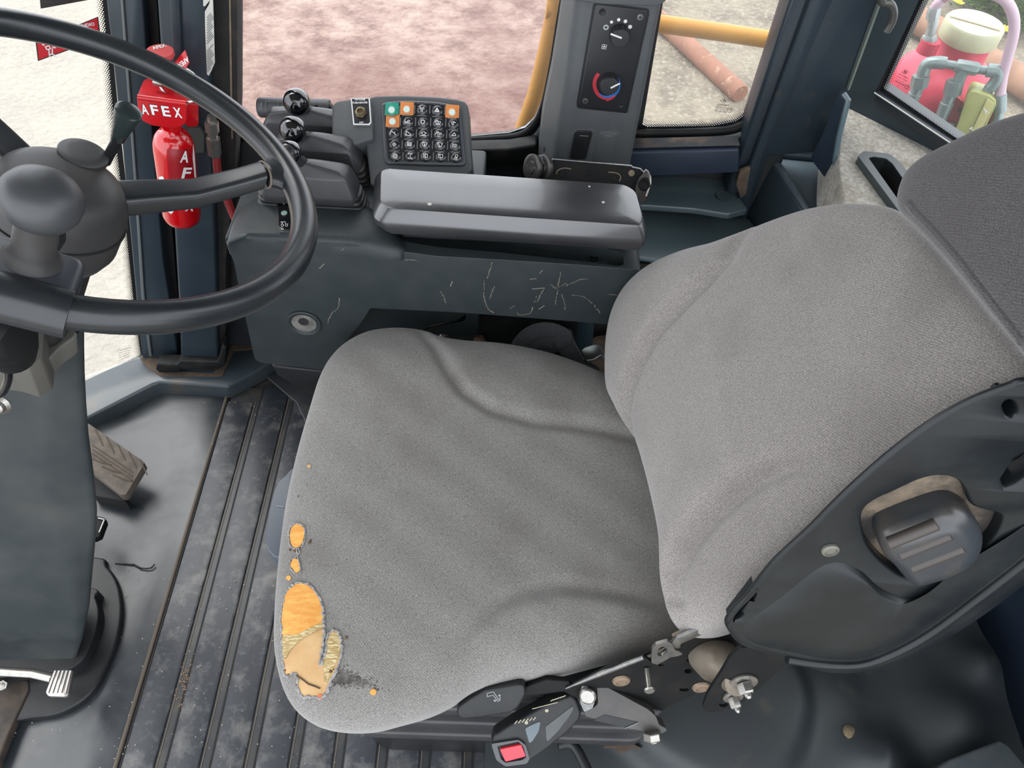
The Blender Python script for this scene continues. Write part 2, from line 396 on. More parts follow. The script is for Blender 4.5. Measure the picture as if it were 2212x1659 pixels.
for k, s in enumerate(['MANUFACTURED BY', 'LAMINATED SAFETY', 'AS1 M 105 DOT', 'A3R-000 456', 'GLASS EN 3']):
    text('glass_print', s, W(252 + k * 1.5, 757 + k * 5, PWs), W(283 - k, 750 + k * 4.6, PWs), toward(PWs), greyp, w3, mirror=True, lift=.003)

# rear corner wall and window
PR = P3((.584, 1.163, .70), (.702, 1.046, .70), (.584, 1.163, 1.0))
dR = V((.118, -.117, 0)).normalized()
ra = V((.50, 1.246, 0)); rb = V((.82, .929, 0))
wr_hole = [(1892, 197), (1986, 0), (2160, -420), (2470, -420), (2420, 540), (2070, 320)]
Hh = WL(wr_hole, PR)
bm = slab3([ra + V((0, 0, 0)), V((.93, .82, 0)), V((.93, .82, 1.9)), ra + V((0, 0, 1.9))], V((.03, .03, 0)), [Hh])
wall_c = struct(obj('wall_rear_corner', bm, mat('rear_post_paint', (42, 56, 62), .45, (52, 64, 68), 9, (.4, .7))), 'dark green-grey corner post wall framing the rear corner window')
w4 = obj('window_4', slab3([p - toward(PR) * .001 for p in Hh], -toward(PR) * .004), glass); struct(w4, 'rear corner window with the red tank behind it')
eb = [(2010, -55), (1986, 0), (1945, 92), (1900, 196), (1893, 203)]; ib = [(2032, -55), (2009, 0), (1966, 95), (1926, 190), (1916, 200)]
PRd = (PR[0] - toward(PR) * .0015, PR[1])
dotband('dot_print', eb, ib, PRd, w4)
eb = [(1893, 198), (1950, 237), (2010, 278), (2075, 324), (2200, 412)]; ib = [(1906, 182), (1962, 220), (2024, 260), (2090, 306), (2215, 395)]
dotband('dot_print', eb, ib, PRd, w4)
slab('edge_print', [(1978, -5), (1996, -5), (1908, 190), (2085, 312), (2075, 326), (1888, 200)], up(PRd, .001), .001, ink, w4, w=0)
glassmark(PR, ((1960, 187), 4.5), [((1941, 160), (1962, 170), 'LAMINATED'), ((1937, 165), (1960, 176), 'SAFETY GLASS'), ((1935, 170), (1957, 181), 'AS1 MADE BY DOT'), ((1933, 175), (1954, 186), '43R-001351'), ((1939, 186), (1941, 187), '2')], w4, ((1956, 155), 5))
slab('window_frame', [(1888, 200), (2072, 322), (2240, 440), (2240, 475), (2058, 342), (1883, 219)], up(PR, .014), .016, mat('frame_black', (34, 40, 48), .4), w4, w=.002)
slab('frame_edge', [(1888, 199.5), (2072, 321.5), (2240, 439.5), (2240, 441.5), (2072, 323.2), (1888, 201.2)], up(PR, .016), .002, whiter, w4, w=0)

# rear wall
bm = bmesh.new(); slab3([V((.935, .86, 0)), V((.86, -.3, 0)), V((.86, -.3, 1.0)), V((.935, .86, 1.0))], V((.03, 0, 0)), bm=bm)
struct(obj('wall_rear', bm, steel_blue_d), 'plain navy painted rear wall of the cab behind the seat')

# ================================================================ posts
PA = PY(1.08)
fp = slab('windscreen_post', [(216, -120), (303, -120), (308, 0), (330, 300), (352, 560), (388, 792), (345, 798), (310, 780), (306, 768), (262, 300), (236, 60)], PA, .05, steel_blue, w=.003)
tag(fp, 'slim blue-grey windscreen post beside the left corner glass', 'post')
slab('ridge', [(255, -120), (261, -120), (266, 0), (296, 400), (312, 640), (328, 770), (322, 770), (305, 640), (290, 400), (260, 0)], up(PA, .004), .008, mat('post_ridge', (98, 104, 104), .4), fp, w=.001)
slab('dark_channel', [(303, -120), (335, -120), (338, 0), (352, 200), (372, 500), (392, 740), (386, 790), (366, 640), (330, 300), (308, 0)], up(PA, -.02), .03, black, fp, w=0)
PB_ = PY(1.05)
sp = slab('corner_post', [(334, -120), (446, -120), (450, 0), (456, 250), (466, 520), (470, 720), (472, 792), (390, 795), (388, 700), (376, 500), (352, 200), (338, 0)], PB_, .08, steel_blue, w=.006)
tag(sp, 'broad blue-grey corner post behind the red extinguisher with a paper label', 'post')
slab('ridge', [(362, -120), (384, -120), (388, 0), (396, 200), (376, 200), (366, 0)], up(PB_, .006), .01, steel_blue, sp, w=.002)
slab('rubber_strip', [(446, -120), (508, -120), (511, 0), (512, 230), (504, 420), (488, 560), (486, 740), (472, 760), (466, 520), (456, 250), (450, 0)], up(PB_, -.02), .04, mat('strip_rubber', (24, 23, 22), .8, (54, 46, 38), 30, (.5, .75)), sp, w=.002)
slab('strip_edge', [(494, -60), (497, -60), (501, 180), (503, 300), (500, 300), (497, 180)], up(PB_, -.018), .003, tan_m, sp, w=0)
lab = slab('paper_label', [(442.5, 25), (452, 8), (459, -30), (460, 0), (462, 60), (464, 136), (458, 150), (451, 164), (447, 160), (443, 60)], up(PB_, .003), .001, whiter, sp, w=0, label='white instruction label with fine print')
bm = bmesh.new()
for k in range(22):
    y = 34 + k * 5.6
    if k in (11, 12): continue
    n_ = 8 + (k * 37 % 7)
    ribbon(WL([(447.5, y + 4), (447.5 + n_, y + 4 - n_ * 1.15)], up(PB_, .003)), toward(PB_), .0011, bm=bm)
obj('label_print', bm, greyp, lab)
slab('paper_label', [(438, -60), (457, -60), (453, 1), (443, 13.5), (439, 13)], up(PB_, .003), .001, whiter, sp, w=0)
slab('base_seal', [(338, 786), (382, 788), (388, 780), (470, 782), (480, 745), (490, 750), (486, 790), (470, 800), (392, 798), (384, 806), (344, 806), (336, 798)], PY(1.035), .03, rubber, sp, w=.003)

# B post and its box on the right
PB = P3((.447, 1.10, .875), (.450, 1.10, .50), (.60, 1.16, .80))
bp = slab('door_post', [(1760, -160), (1560, 445), (1612, 478), (1660, 340), (1790, 330), (1822, 215), (1960, -160)], PY(1.09), .05, steel_blue, w=.006)
tag(bp, 'wide sloping blue-grey cab post behind the rear side window', 'post')
slab('lighter_face', [(1800, -160), (1750, 0), (1590, 440), (1612, 460), (1650, 330), (1800, 0), (1850, -160)], PY(1.078), .012, steel_blue, bp, w=.002)
slab('ridge', [(1905, -10), (1910, -10), (1835, 195), (1831, 195)], PY(1.085), .006, mat('ridge_paint', (120, 128, 118), .4), bp, w=0)
bx = thing('post_cover_box', 'blue-grey moulded box with a rounded ridge at the foot of the sloping post', 'cover', W(1720, 450, PZ(.45)))
R1 = W(1664, 333, PZ(.60)); R2 = W(1748, 462, PZ(.60)); R2b = R2 + (R2 - R1) * .9
tp = [R1, W(1762, 342, PZ(.60)), W(1812, 412, PZ(.60)), W(1900, 560, PZ(.60)), R2b]
box_m = mat('box_lit_top', (92, 106, 114), .3, (100, 114, 121), 8, (.4, .7))  # top colour lightened to make up for the shade it stands in
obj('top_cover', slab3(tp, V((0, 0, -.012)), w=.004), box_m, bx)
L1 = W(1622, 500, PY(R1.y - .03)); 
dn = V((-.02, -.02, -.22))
obj('side_cover', slab3([R1, R2b, R2b + dn, R1 + dn], (R2 - R1).cross(dn).normalized() * -.01, w=.003), mat('box_side', (70, 84, 92), .32), bx)  # side colour also raised against the shade, darker than the top
obj('ridge', tube([R1, R2, R2b], .0065, 12), mat('ridge_highlight', (104, 118, 126), .3), bx)  # highlight along the ridge is put into its colour
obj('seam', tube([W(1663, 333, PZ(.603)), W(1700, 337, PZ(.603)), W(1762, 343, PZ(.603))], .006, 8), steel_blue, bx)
gs = slab('post_gusset', rpoly([(1812, 197), (1832, 214), (1815, 290), (1806, 345), (1818, 404), (1803, 418), (1782, 385), (1750, 342), (1776, 290), (1800, 232)], 4), P3(W(1812, 197, PY(1.075)), W(1806, 410, PY(1.02)), W(1750, 342, PY(1.07))), .006, steel_blue_d, w=.001)
tag(gs, 'thin triangular navy steel gusset welded to the sloping post', 'bracket')
obj('gusset_edge', tube(WL([(1822, 203), (1832, 216), (1813, 292), (1804, 345), (1808, 385), (1814, 408)], P3(W(1812, 197, PY(1.07)), W(1806, 410, PY(1.015)), W(1750, 342, PY(1.065)))), .0045, 8), mat('gusset_rim', (96, 116, 124), .3), gs)
hk = obj('coat_hook', tube(cat(WL([(1902, -20), (1906, 4), (1922, 8), (1930, 26), (1926, 48), (1914, 68)], PY(1.06)), 6, False), .0058, 12), mat('hook_metal', (92, 92, 88), .35, metal=.4))
tag(hk, 'short bent metal hook on the sloping post near the top edge', 'hook')

# rail box, ledges under the rear side window
rb_ = obj('steel_rail', slab3(WL([(1330, 330), (1598, 323), (1596, 374), (1330, 386)], PY(1.07)), V((0, .032, 0)), w=.004), steel_blue_d)
tag(rb_, 'navy square steel rail below the rear side window, dusty on top', 'rail')
obj('dust', slab3([W(x, y, PY(1.075)) + V((0, .0, .0045)) for x, y in [(1335, 327), (1596, 320)]] + [W(x, y, PY(1.075)) + V((0, .026, .0045)) for x, y in [(1596, 320), (1335, 327)]], V((0, 0, .001))), mat('rail_dust', (38, 40, 44), .7, (92, 74, 58), 26, (.5, .72), spec=.2), rb_)
def curved(name, top, plz, drop, m, thick=.006, w=.003, parent=None):
    return slab(name, top, plz, thick, m, parent, w=w)
l1 = slab('side_ledge_trim', rpoly([(1300, 384), (1500, 378), (1600, 374), (1606, 404), (1598, 428), (1616, 452), (1576, 462), (1500, 450), (1400, 443), (1300, 442)], 5), PZ(.565), .012, mat('ledge_trim', (70, 86, 92), .3, (82, 98, 102), 10, (.4, .7), c3=(88, 76, 62), scale3=9, fac3=(.6, .75), spec=.9), w=.005)
tag(l1, 'curved grey-green ledge trim with a slotted screw cap below the steel rail', 'trim')
c = W(1563, 423, PZ(.567)); bm = lathe([(.0135, 0), (.0135, .001), (.012, .0012), (.012, .0005), (0, .0005)], c, (0, 0, 1), 24); obj('screw_cap', bm, mat('cap_grey', (62, 74, 78), .5), l1)
l2 = slab('side_shelf_panel', rpoly([(1300, 440), (1480, 455), (1570, 462), (1616, 470), (1640, 500), (1560, 580), (1385, 556), (1300, 540)], 6), PZ(.50), .01, mat('shelf_panel', (96, 114, 120), .28, (106, 124, 129), 8, (.4, .7), spec=1.0), w=.003)
tag(l2, 'smooth grey-green shelf panel between the armrest and the seat back', 'panel')
d1 = slab('side_void_sheet', [(1240, 570), (1750, 570), (1700, 900), (1240, 800)], PY(.99), .02, void, w=0); tag(d1, 'black sheet standing for the dark void behind the console', 'plate')  # black sheet put in for the shaded void behind the console
dr = slab('corner_dirt', [(1598, 372), (1622, 362), (1612, 420), (1600, 430), (1590, 400)], PY(1.075), .01, dirt, w=.002); tag(dr, 'crust of brown dirt in the corner at the rail end', 'dirt', kind='stuff')

# felt shelf and storage tray
felt = mat('felt', (170, 166, 154), .95, (206, 201, 190), 160, (.4, .62), bump=.9, bscale=260, spec=.1, detail=3, dist=.002, c3=(150, 140, 124), scale3=12, fac3=(.55, .7), sheen=.2)
PF = PZ(.695)
ft = [(1820, 235), (1850, 228), (1882, 219), (1960, 268), (2062, 340), (2300, 500), (2250, 720), (1900, 700), (1845, 560), (1822, 425), (1812, 340)]
bm = slab3(WL(cpx(ft, 4), PF), V((-.01, -.01, -.078)), w=.018, seg=5)
fs = obj('felt_shelf', bm, felt); tag(fs, 'beige-grey felt covered shelf below the rear corner window', 'shelf')
tr_o = rpoly([(1853, 336), (1866, 326), (1922, 332), (1946, 352), (2060, 500), (2050, 600), (1960, 480)], 5)
tr_i = rpoly([(1876, 341), (1888, 338), (1914, 342), (1928, 353), (2030, 500), (2020, 560), (1962, 462)], 3)
tray = thing('storage_tray', 'empty black plastic storage tray set into the felt shelf', 'tray', W(1960, 420, PF))
PT = PZ(.708)
obj('tray_rim', slab3(WL(tr_o, PT), V((0, 0, -.012)), [WL(tr_i, PT)]), mat('tray_rim', (62, 72, 74), .4), tray)
ti = WL(tr_i, PT)
cc_ = sum(ti, V()) / len(ti)
cut(fs, loft([[cc_ + (p - cc_) * 1.01 + V((0, 0, .02)) for p in ti], [cc_ + (p - cc_) * 1.01 - V((0, 0, .062)) for p in ti]]))
bm = loft([[p - V((0, 0, .002)) for p in ti], [p - V((0, 0, .06)) for p in ti]], cap=False)
obj('tray_well', bm, void, tray)
bm = bmesh.new(); bm.faces.new([bm.verts.new(p - V((0, 0, .0595))) for p in ti]); obj('tray_bottom', bm, void, tray)
for x, y in [(1890, 345), (1920, 356), (1950, 396)]: obj('clip', box3(bmesh.new(), W(x, y, PZ(.70)) + V((.0, 0, -.006)), (.003, 0, 0), (0, .0015, 0), (0, 0, .006)), plastic_lt, tray)
# ================================================================ mats and pedals
mat_l = mat('worn_mat', (50, 55, 60), .32, (84, 87, 89), 5, (.45, .7), bump=.25, bscale=14, dist=.004, c3=(38, 42, 47), scale3=3.2, fac3=(.5, .62), rvar=.2)
mat_pad = mat('scuffed_mat', (38, 42, 49), .45, (104, 103, 100), 24, (.5, .72), bump=.3, bscale=160, dist=.0008, c3=(74, 78, 83), scale3=70, fac3=(.56, .74))
mat_strip = mat('mat_strip', (46, 49, 52), .45, (72, 68, 62), 16, (.5, .7), c3=(110, 104, 94), scale3=420, fac3=(.7, .76))
xs = -.571
def fx(y): return -.571 + 0 * y
lm = thing('front_floor_mat', 'worn smooth dark rubber mat round the steering column', 'mat', (-.8, .6, 0))
bm = bmesh.new(); gx, gy = 60, 70; rows = []
def lm_z(x, y):
    z = .006 + .012 * math.exp(-((x + .80) ** 2 + (y - .70) ** 2) / .012) + .004 * math.sin(x * 14 + y * 9)
    return z
for i in range(gx + 1):
    r_ = []
    for j in range(gy + 1):
        x = -1.45 + (xs - .002 + 1.45) * i / gx; ymx = min(1.09, 1.045 + .61 * (x + .79)) if x < -.72 else 1.09; y = -.15 + (ymx + .15) * j / gy
        e = min(1, (gx - i) / 3)
        r_.append(bm.verts.new((x, y, .001 + (lm_z(x, y)) * e)))
    rows.append(r_)
for i in range(gx):
    for j in range(gy): bm.faces.new((rows[i][j], rows[i + 1][j], rows[i + 1][j + 1], rows[i][j + 1]))
obj('mat_sheet', bm, mat_l, lm)
obj('tear', ribbon([W(x, y, PZ(.012)) for x, y in [(250, 1218), (272, 1219), (290, 1220), (305, 1228), (318, 1229), (328, 1227), (334, 1220)]], (0, 0, 1), .0022, .002), void, lm, label='thin black tear in the rubber')
obj('tear', ribbon([W(x, y, PZ(.012)) for x, y in [(278, 1084), (292, 1090), (310, 1098)]], (0, 0, 1), .0014, .002), void, lm)
obj('edge_bead', tube([V((xs - .004, -.1, .006)), V((xs - .006, .5, .006)), V((xs - .008, 1.03, .006))], .0035, 8), mat('dusty_bead', (98, 88, 76), .7), lm)
rm = thing('ribbed_floor_mat', 'dark ribbed rubber mat between the steering column and the seat', 'mat', (-.35, .5, 0))
bm = bmesh.new(); box3(bm, (-.2, .47, .002), (.368, 0, 0), (0, .57, 0), (0, 0, .004)); obj('mat_sheet', bm, mat_strip, rm)
ends = [1.028, 1.075, 1.09, 1.04, 1.0, .98, .9, .9, .9]
for k in range(9):
    x0 = -.562 + k * .0712; x1 = x0 + .049
    yy = .0 if k < 9 else 0
    P = rnd([V((x0, -.08, .006)), V((x1, -.08, .006)), V((x1 - .004, ends[k] - .03, .006)), V((x0 - .010, ends[k] - .03, .006))], .006)
    obj('rib', slab3(P, V((0, 0, .0035)), w=.0016, seg=2), mat_pad, rm)
    P2 = [V((x0 - .0035, -.08, .0062)), V((x1 + .0035, -.08, .0062)), V((x1, ends[k] - .027, .0062)), V((x0 - .0135, ends[k] - .027, .0062))]
    bm = ribbon([P2[0], P2[3]], (0, 0, 1), .0026, .0006); obj('groove_line', bm, void, rm)
    bm = ribbon([P2[1], P2[2]], (0, 0, 1), .0014, .0008); obj('dust_line', bm, mat('groove_dust', (112, 104, 92), .9) if k == 0 else bpy.data.materials['groove_dust'], rm)
# specks of grit
bm = bmesh.new(); rg = random.Random(3)
for k in range(330):
    if rg.random() < .6: x, y = rg.uniform(-.8, -.2), rg.uniform(.22, .6)
    else: x, y = rg.uniform(-.62, -.25), rg.uniform(.25, 1.0)
    s = rg.choice([.0005, .0006, .0008, .0011]); c = V((x, y, .0125 if x > xs else .014 + lm_z(x, y) * .2))
    bmesh.ops.create_icosphere(bm, subdivisions=1, radius=s, matrix=Matrix.Translation(c))
tag(obj('grit', bm, mat('grit', (190, 180, 160), .9)), 'pale specks of grit scattered over the rubber mats', 'grit', kind='stuff')
bm = bmesh.new(); rg = random.Random(5)
for k in range(170):
    c = W(408 + rg.gauss(0, 10) - (k % 30) * .4, 1480 + rg.gauss(0, 34), PZ(.007)); bmesh.ops.create_icosphere(bm, subdivisions=1, radius=rg.choice([.0006, .001, .0014]), matrix=Matrix.Translation(c))
tag(obj('sand', bm, mat('sand', (150, 122, 96), .95)), 'little streak of brown sand between two mat ribs', 'sand', kind='stuff')
# raised sill below the windscreen
sl_m = mat('sill_rubber', (62, 72, 78), .32, (74, 82, 86), 7, (.4, .7), c3=(92, 84, 72), scale3=14, fac3=(.58, .74))
P = [(-80, 960), (60, 885), (186, 818), (306, 762), (345, 790), (480, 796), (498, 742), (560, 735), (600, 770), (560, 800), (490, 836), (344, 826), (330, 830), (190, 902), (60, 965), (-80, 1040)]
sl = struct(slab('trim_1', P, PZ(.045), .045, sl_m, w=.006)); sl['label'] = 'raised rubber sill along the foot of the corner windscreen'
fe = slab('trim_2', [(480, 836), (545, 780), (600, 760), (700, 800), (700, 1000), (640, 870), (560, 800), (492, 850)], PZ(.012), .012, mat_strip, w=.003); struct(fe, 'low folded mat edge under the console')
dc = slab('corner_dirt', [(300, 768), (345, 775), (340, 800), (460, 806), (492, 760), (500, 745), (560, 742), (560, 752), (505, 757), (480, 812), (345, 812), (310, 785)], PZ(.047), .002, dirt, w=0); tag(dc, 'brown dust gathered round the foot of the corner post', 'dirt', kind='stuff')

# steering column gaiter on the floor
gb = thing('column_gaiter', 'black moulded floor gaiter round the foot of the steering column', 'gaiter', W(100, 1400, PZ(.01)))
g1 = [(-160, 1180), (190, 1200), (230, 1222), (256, 1265), (262, 1330), (246, 1400), (205, 1485), (150, 1530), (70, 1550), (-160, 1550)]
obj('flange', slab3(WL(cpx(g1, 4), PZ(.026)), V((0, 0, -.022)), w=.009, seg=4), plastic_bk, gb)
g2 = [(-160, 1220), (180, 1265), (205, 1290), (213, 1330), (200, 1380), (170, 1432), (100, 1452), (-160, 1452)]
obj('collar', slab3(WL(cpx(g2, 4), PZ(.055)), V((0, 0, -.04)), w=.008, seg=4), plastic_bk, gb)

# steering column shroud
rows = [(715, .765, 186, 128), (760, .735, 186, 124), (815, .69, 187, 112), (880, .645, 190, 104), (950, .585, 195, 100), (1050, .495, 208, 103), (1110, .43, 213, 125), (1160, .38, 211, 146), (1220, .32, 205, 158), (1310, .2, 196, 166), (1380, .1, 180, 166), (1425, .045, 164, 155)]
loops = []
for y, z, R, m_ in rows:
    pr_ = W(R, y, PZ(z)); pm = W(m_, y + 18 - (0 if z > .1 else 12), PZ(z)); pl_ = W(-170, y + 10, PZ(z))
    bk = pr_ + V((-.05, .09, 0)); bl = pl_ + V((0, .09, 0))
    loops.append(rnd([pm, pr_, bk, bl, pl_], [.008, .012, .02, .02, .02], 4))
cs = thing('steering_column', 'tall dark grey steering column shroud standing on the floor', 'steering column', W(100, 1420, PZ(.03)))
obj('shroud', loft(loops), mat('column_plastic', (48, 54, 56), .45, (70, 73, 73), 6, (.4, .7), bump=.25, bscale=600, c3=(80, 77, 68), scale3=5, fac3=(.6, .8), spec=.25), cs, ang=35)
c = W(0, 872, PY(.43)); n_ = V((.1, -.9, .3))
obj('bolt', lathe([(.010, 0), (.011, .003), (.008, .006), (.0065, .0035), (.0055, .008), (0, .009)], c, n_, 16), chrome, cs)
# metal foot pedal
fp = thing('tilt_pedal', 'small bare metal foot pedal with a ribbed pad at the column foot', 'pedal', W(60, 1480, PZ(.05)))
obj('pedal_arm', tube(WL([(-160, 1440), (0, 1450), (70, 1454), (112, 1464)], PZ(.10)), .0075, 12, flat=.6), chrome, fp)
obj('pedal_pad', slab3(WL(rpoly([(116, 1448), (158, 1447), (148, 1500), (140, 1505), (104, 1504), (98, 1496)], 4), PZ(.108)), V((0, 0, -.008)), w=.0012), chrome, fp)
bm = bmesh.new()
for k in range(5):
    x0 = 120 + k * 8.2; x1 = 104 + k * 9.4
    ribbon(WL([(x0, 1450), (x1, 1496)], PZ(.108)), (0, 0, 1), .0022, .002, bm)
obj('pad_ribs', bm, mat('bright_alu', (212, 208, 204), .4, metal=.4), fp)
obj('pivot_bracket', slab3(WL([(-60, 1470), (60, 1468), (62, 1490), (20, 1580), (-10, 1659), (-80, 1659)], PZ(.03)), V((0, 0, -.02)), w=.003), mat('rusty_frame', (74, 62, 52), .7, (44, 40, 36), 40), fp)
obj('pivot_bolt', hexnut(W(8, 1480, PZ(.045)), (.2, -.3, .9), .009, .008), chrome, fp)
# accelerator
ap = thing('accelerator_pedal', 'dusty accelerator pedal with a zigzag rubber tread right of the column', 'pedal', W(250, 1020, PZ(.03)))
Pp = P3(W(190, 920, PZ(.105)), W(312, 1000, PZ(.075)), W(205, 1015, PZ(.085)))
obj('pedal_pad', slab3(WL(rpoly([(150, 890), (196, 918), (312, 998), (308, 1008), (272, 1068), (262, 1070), (160, 990)], 4), Pp), V((0, 0, -.02)), w=.003), mat('tread_rubber', (112, 102, 92), .75, (86, 78, 70), 60, (.4, .7)), ap)
bm = bmesh.new(); Pn = toward(Pp); tm = tan_m
for k in range(3):
    o_ = k * 9
    ribbon(WL([(200, 962 + o_), (286, 1020 + o_)], up(Pp, .0002)), Pn, .0018, .001, bm)
for k in range(5):
    ribbon(WL([(206 + k * 24, 928 + k * 16), (222 + k * 24, 962 + k * 16)], up(Pp, .0002)), Pn, .0022, .001, bm)
    if k < 3: ribbon(WL([(196 + k * 24, 990 + k * 18), (220 + k * 24, 1000 + k * 18), (240 + k * 22, 1004 + k * 18)], up(Pp, .0002)), Pn, .0022, .001, bm)
obj('tread_ribs', bm, mat('tread_dust', (84, 72, 60), .9), ap)
obj('pedal_stem', slab3(WL([(195, 1010), (262, 1062), (270, 1082), (200, 1070)], PZ(.05)), V((0, 0, -.04)), w=.002), void, ap)
bp2 = thing('brake_pedal', 'edge of a second black pedal peeping out behind the column', 'pedal', W(218, 1130, PZ(.05)))
obj('pedal_pad', slab3(WL([(200, 1112), (226, 1118), (228, 1126), (216, 1158), (200, 1165)], PZ(.09)), V((0, 0, -.015)), w=.002), black, bp2)
obj('pad_ribs', ribbon(WL([(213, 1120), (226, 1123), (215, 1150)], PZ(.09)), (0, 0, 1), .002, .002), steelb, bp2)
# ================================================================ seat
seat = thing('operator_seat', 'worn grey fabric operator seat with torn cushion corner showing orange foam', 'seat', (.02, .5, .05))
def seg_dist(p, poly):          # signed 2-D distance to an open polyline
    best = 1e9; sg = 1
    for a, b in zip(poly, poly[1:]):
        ab = b - a; t = max(0, min(1, (p - a).dot(ab) / ab.length_squared)); q = a + ab * t; d = (p - q).length
        if d < best: best = d; cr = ab.x * (p.y - a.y) - ab.y * (p.x - a.x); sg = 1 if cr > 0 else -1
    return best * sg
def dome(name, outline, n, hu, hd, disp, m, parent, N=300, p=3.2, lo=30, ctr=None, pd=3):
    n = V(n).normalized(); O = cat(outline, 8)
    L = [0]
    for a, b in zip(O, O[1:] + O[:1]): L.append(L[-1] + (b - a).length)
    R = []; k = 0
    for i in range(N):
        s = L[-1] * i / N
        while L[k + 1] < s: k += 1
        t = (s - L[k]) / max(1e-9, L[k + 1] - L[k]); R.append(O[k].lerp(O[(k + 1) % len(O)], t))
    c = ctr or sum(R, V()) / N
    S = [.02 + .86 * i / 84 for i in range(85)] + [.88 + .12 * math.sin(math.pi / 2 * i / 16) for i in range(1, 17)]
    up_ = []
    for s in S:
        h = hu * max(0, 1 - s ** (p * 2)) ** (1 / 2.2)
        row = []
        for q in R:
            w = c + (q - c) * s
            w = w + n * (h + disp(w) * (1 - s ** 10))
            row.append(w)
        up_.append(row)
    dn_ = []
    for i in range(1, 15):
        a = math.pi / 2 * i / 14; s = 1 - .12 * (1 - math.cos(a)); dn_.append([c + (q - c) * s - n * hd * math.sin(a) for q in R])
    dn_.append([c + (q - c) * .4 - n * hd for q in R])
    bm = loft(up_ + dn_)
    o = obj(name, bm, m, parent, ang=80); return o
# --- cushion
PCu = P3((-.25, .5, .505), (.20, .5, .485), (-.1, .3, .475))
PCu = P3(V((-.25, .75, .50)), V((.2, .75, .49)), V((-.1, .28, .47)))
cpts = [(1335, 832), (1290, 806), (1200, 772), (1100, 750), (1000, 741), (950, 733), (915, 720), (860, 713), (800, 719), (750, 742), (715, 775), (690, 820), (668, 890),
        (645, 970), (622, 1070), (607, 1170), (596, 1280), (592, 1370), (597, 1430), (613, 1490), (640, 1535), (682, 1565), (735, 1578), (800, 1578), (860, 1564), (925, 1545), (975, 1522), (1020, 1495),
        (1080, 1478), (1180, 1462), (1300, 1432), (1400, 1405), (1462, 1380), (1500, 1320), (1485, 1220), (1460, 1120), (1435, 1010), (1405, 920), (1370, 862)]
PT_ = up(PCu, .03)
cA = [W(x, y, PT_).to_2d() for x, y in [(905, 705), (940, 745), (965, 795), (1000, 845), (1060, 882), (1150, 905), (1240, 915), (1330, 930), (1400, 945)]]
cB = [W(x, y, PT_).to_2d() for x, y in [(1500, 1312), (1420, 1296), (1300, 1272), (1210, 1262), (1140, 1276), (1080, 1300), (1020, 1350), (960, 1420), (925, 1480)]]
cC = [W(x, y, PT_).to_2d() for x, y in [(640, 1120), (700, 900), (760, 770)]]
def dc_(w):
    q = w.to_2d(); h = 0
    da = seg_dist(q, cA); db = seg_dist(q, cB)
    along_a = max(0, min(1, (q.x + .22) / .12)); along_b = max(0, min(1, (q.x + .06) / .10))
    ga = math.exp(-(da / .009) ** 2) * .010 * along_a
    gb = math.exp(-(db / .010) ** 2) * .010 * along_b
    sa = 1 / (1 + math.exp(-max(-30, min(30, da / .008)))) * .008 * along_a
    sb = 1 / (1 + math.exp(-max(-30, min(30, db / .008)))) * .009 * along_b
    h += sa + sb - ga - gb
    h -= .012 * math.exp(-((q.x - .08) ** 2 + (q.y - .50) ** 2) / .018)      # worn hollow
    h += .0012 * math.sin(q.x * 60 + q.y * 35) * math.sin(q.y * 50)
    return h
cush = dome('seat_cushion', WL(cpts, PCu), toward(PCu), .034, .075, dc_, fab_c, seat)
bvc = BVHTree.FromPolygons([v.co for v in cush.data.vertices], [p.vertices[:] for p in cush.data.polygons])
def on(bv, px, py, off=.0006):
    d = ray(px, py); h = bv.ray_cast(CAM, d)
    if h[0] is None: return None
    n = h[1] if h[1].dot(d) < 0 else -h[1]
    return h[0] + n * off, n
def patch(name, poly, bv, off, m, parent, cuts=3, jit=0):
    bm = bmesh.new(); rg = random.Random(len(poly))
    P = [V((x + rg.uniform(-jit, jit), y + rg.uniform(-jit, jit), 0)) for x, y in poly]
    vs = [bm.verts.new(p) for p in P]; es = [bm.edges.new((vs[i - 1], vs[i])) for i in range(len(vs))]
    bmesh.ops.triangle_fill(bm, use_beauty=True, edges=es, normal=V((0, 0, 1)))
    bmesh.ops.subdivide_edges(bm, edges=bm.edges, cuts=cuts, use_grid_fill=True)
    dead = []
    for v in bm.verts:
        r_ = on(bv, v.co.x, v.co.y, off)
        if r_: v.co = r_[0]
        else: dead.append(v)
    bmesh.ops.delete(bm, geom=dead, context='VERTS')
    return obj(name, bm, m, parent, norm=True)
def fringe(name, poly, bv, m, parent, r=.0016, jit=2.0, closed=True):
    rg = random.Random(11); P = []
    for x, y in cpx(poly, 7, closed):
        q = on(bv, x + rg.uniform(-jit, jit), y + rg.uniform(-jit, jit), .0009)
        if q: P.append(q[0])
    return obj(name, tube(P, [r * rg.uniform(.5, 1.3) for _ in P], 6, closed=closed), m, parent)
foam_o = mat('orange_foam', (226, 152, 62), .7, (240, 186, 96), 60, (.4, .7), bump=.6, bscale=300, dist=.001, c3=(205, 120, 40), scale3=600, fac3=(.62, .7), stretch=(1, 3, 1))
foam_y = mat('torn_foam', (176, 146, 84), .5, (222, 206, 160), 130, (.45, .62), bump=1, bscale=220, dist=.0015, stretch=(1, 4, 1))
foam_t = mat('tan_foam', (200, 160, 108), .85, (212, 176, 126), 40, (.4, .7), bump=.4, bscale=500, dist=.0006)
burn = mat('burnt_edge', (70, 52, 36), .9, (120, 92, 60), 100)
fray = mat('frayed_fabric', (172, 170, 168), .95, (120, 118, 116), 300, bump=.6, bscale=500)
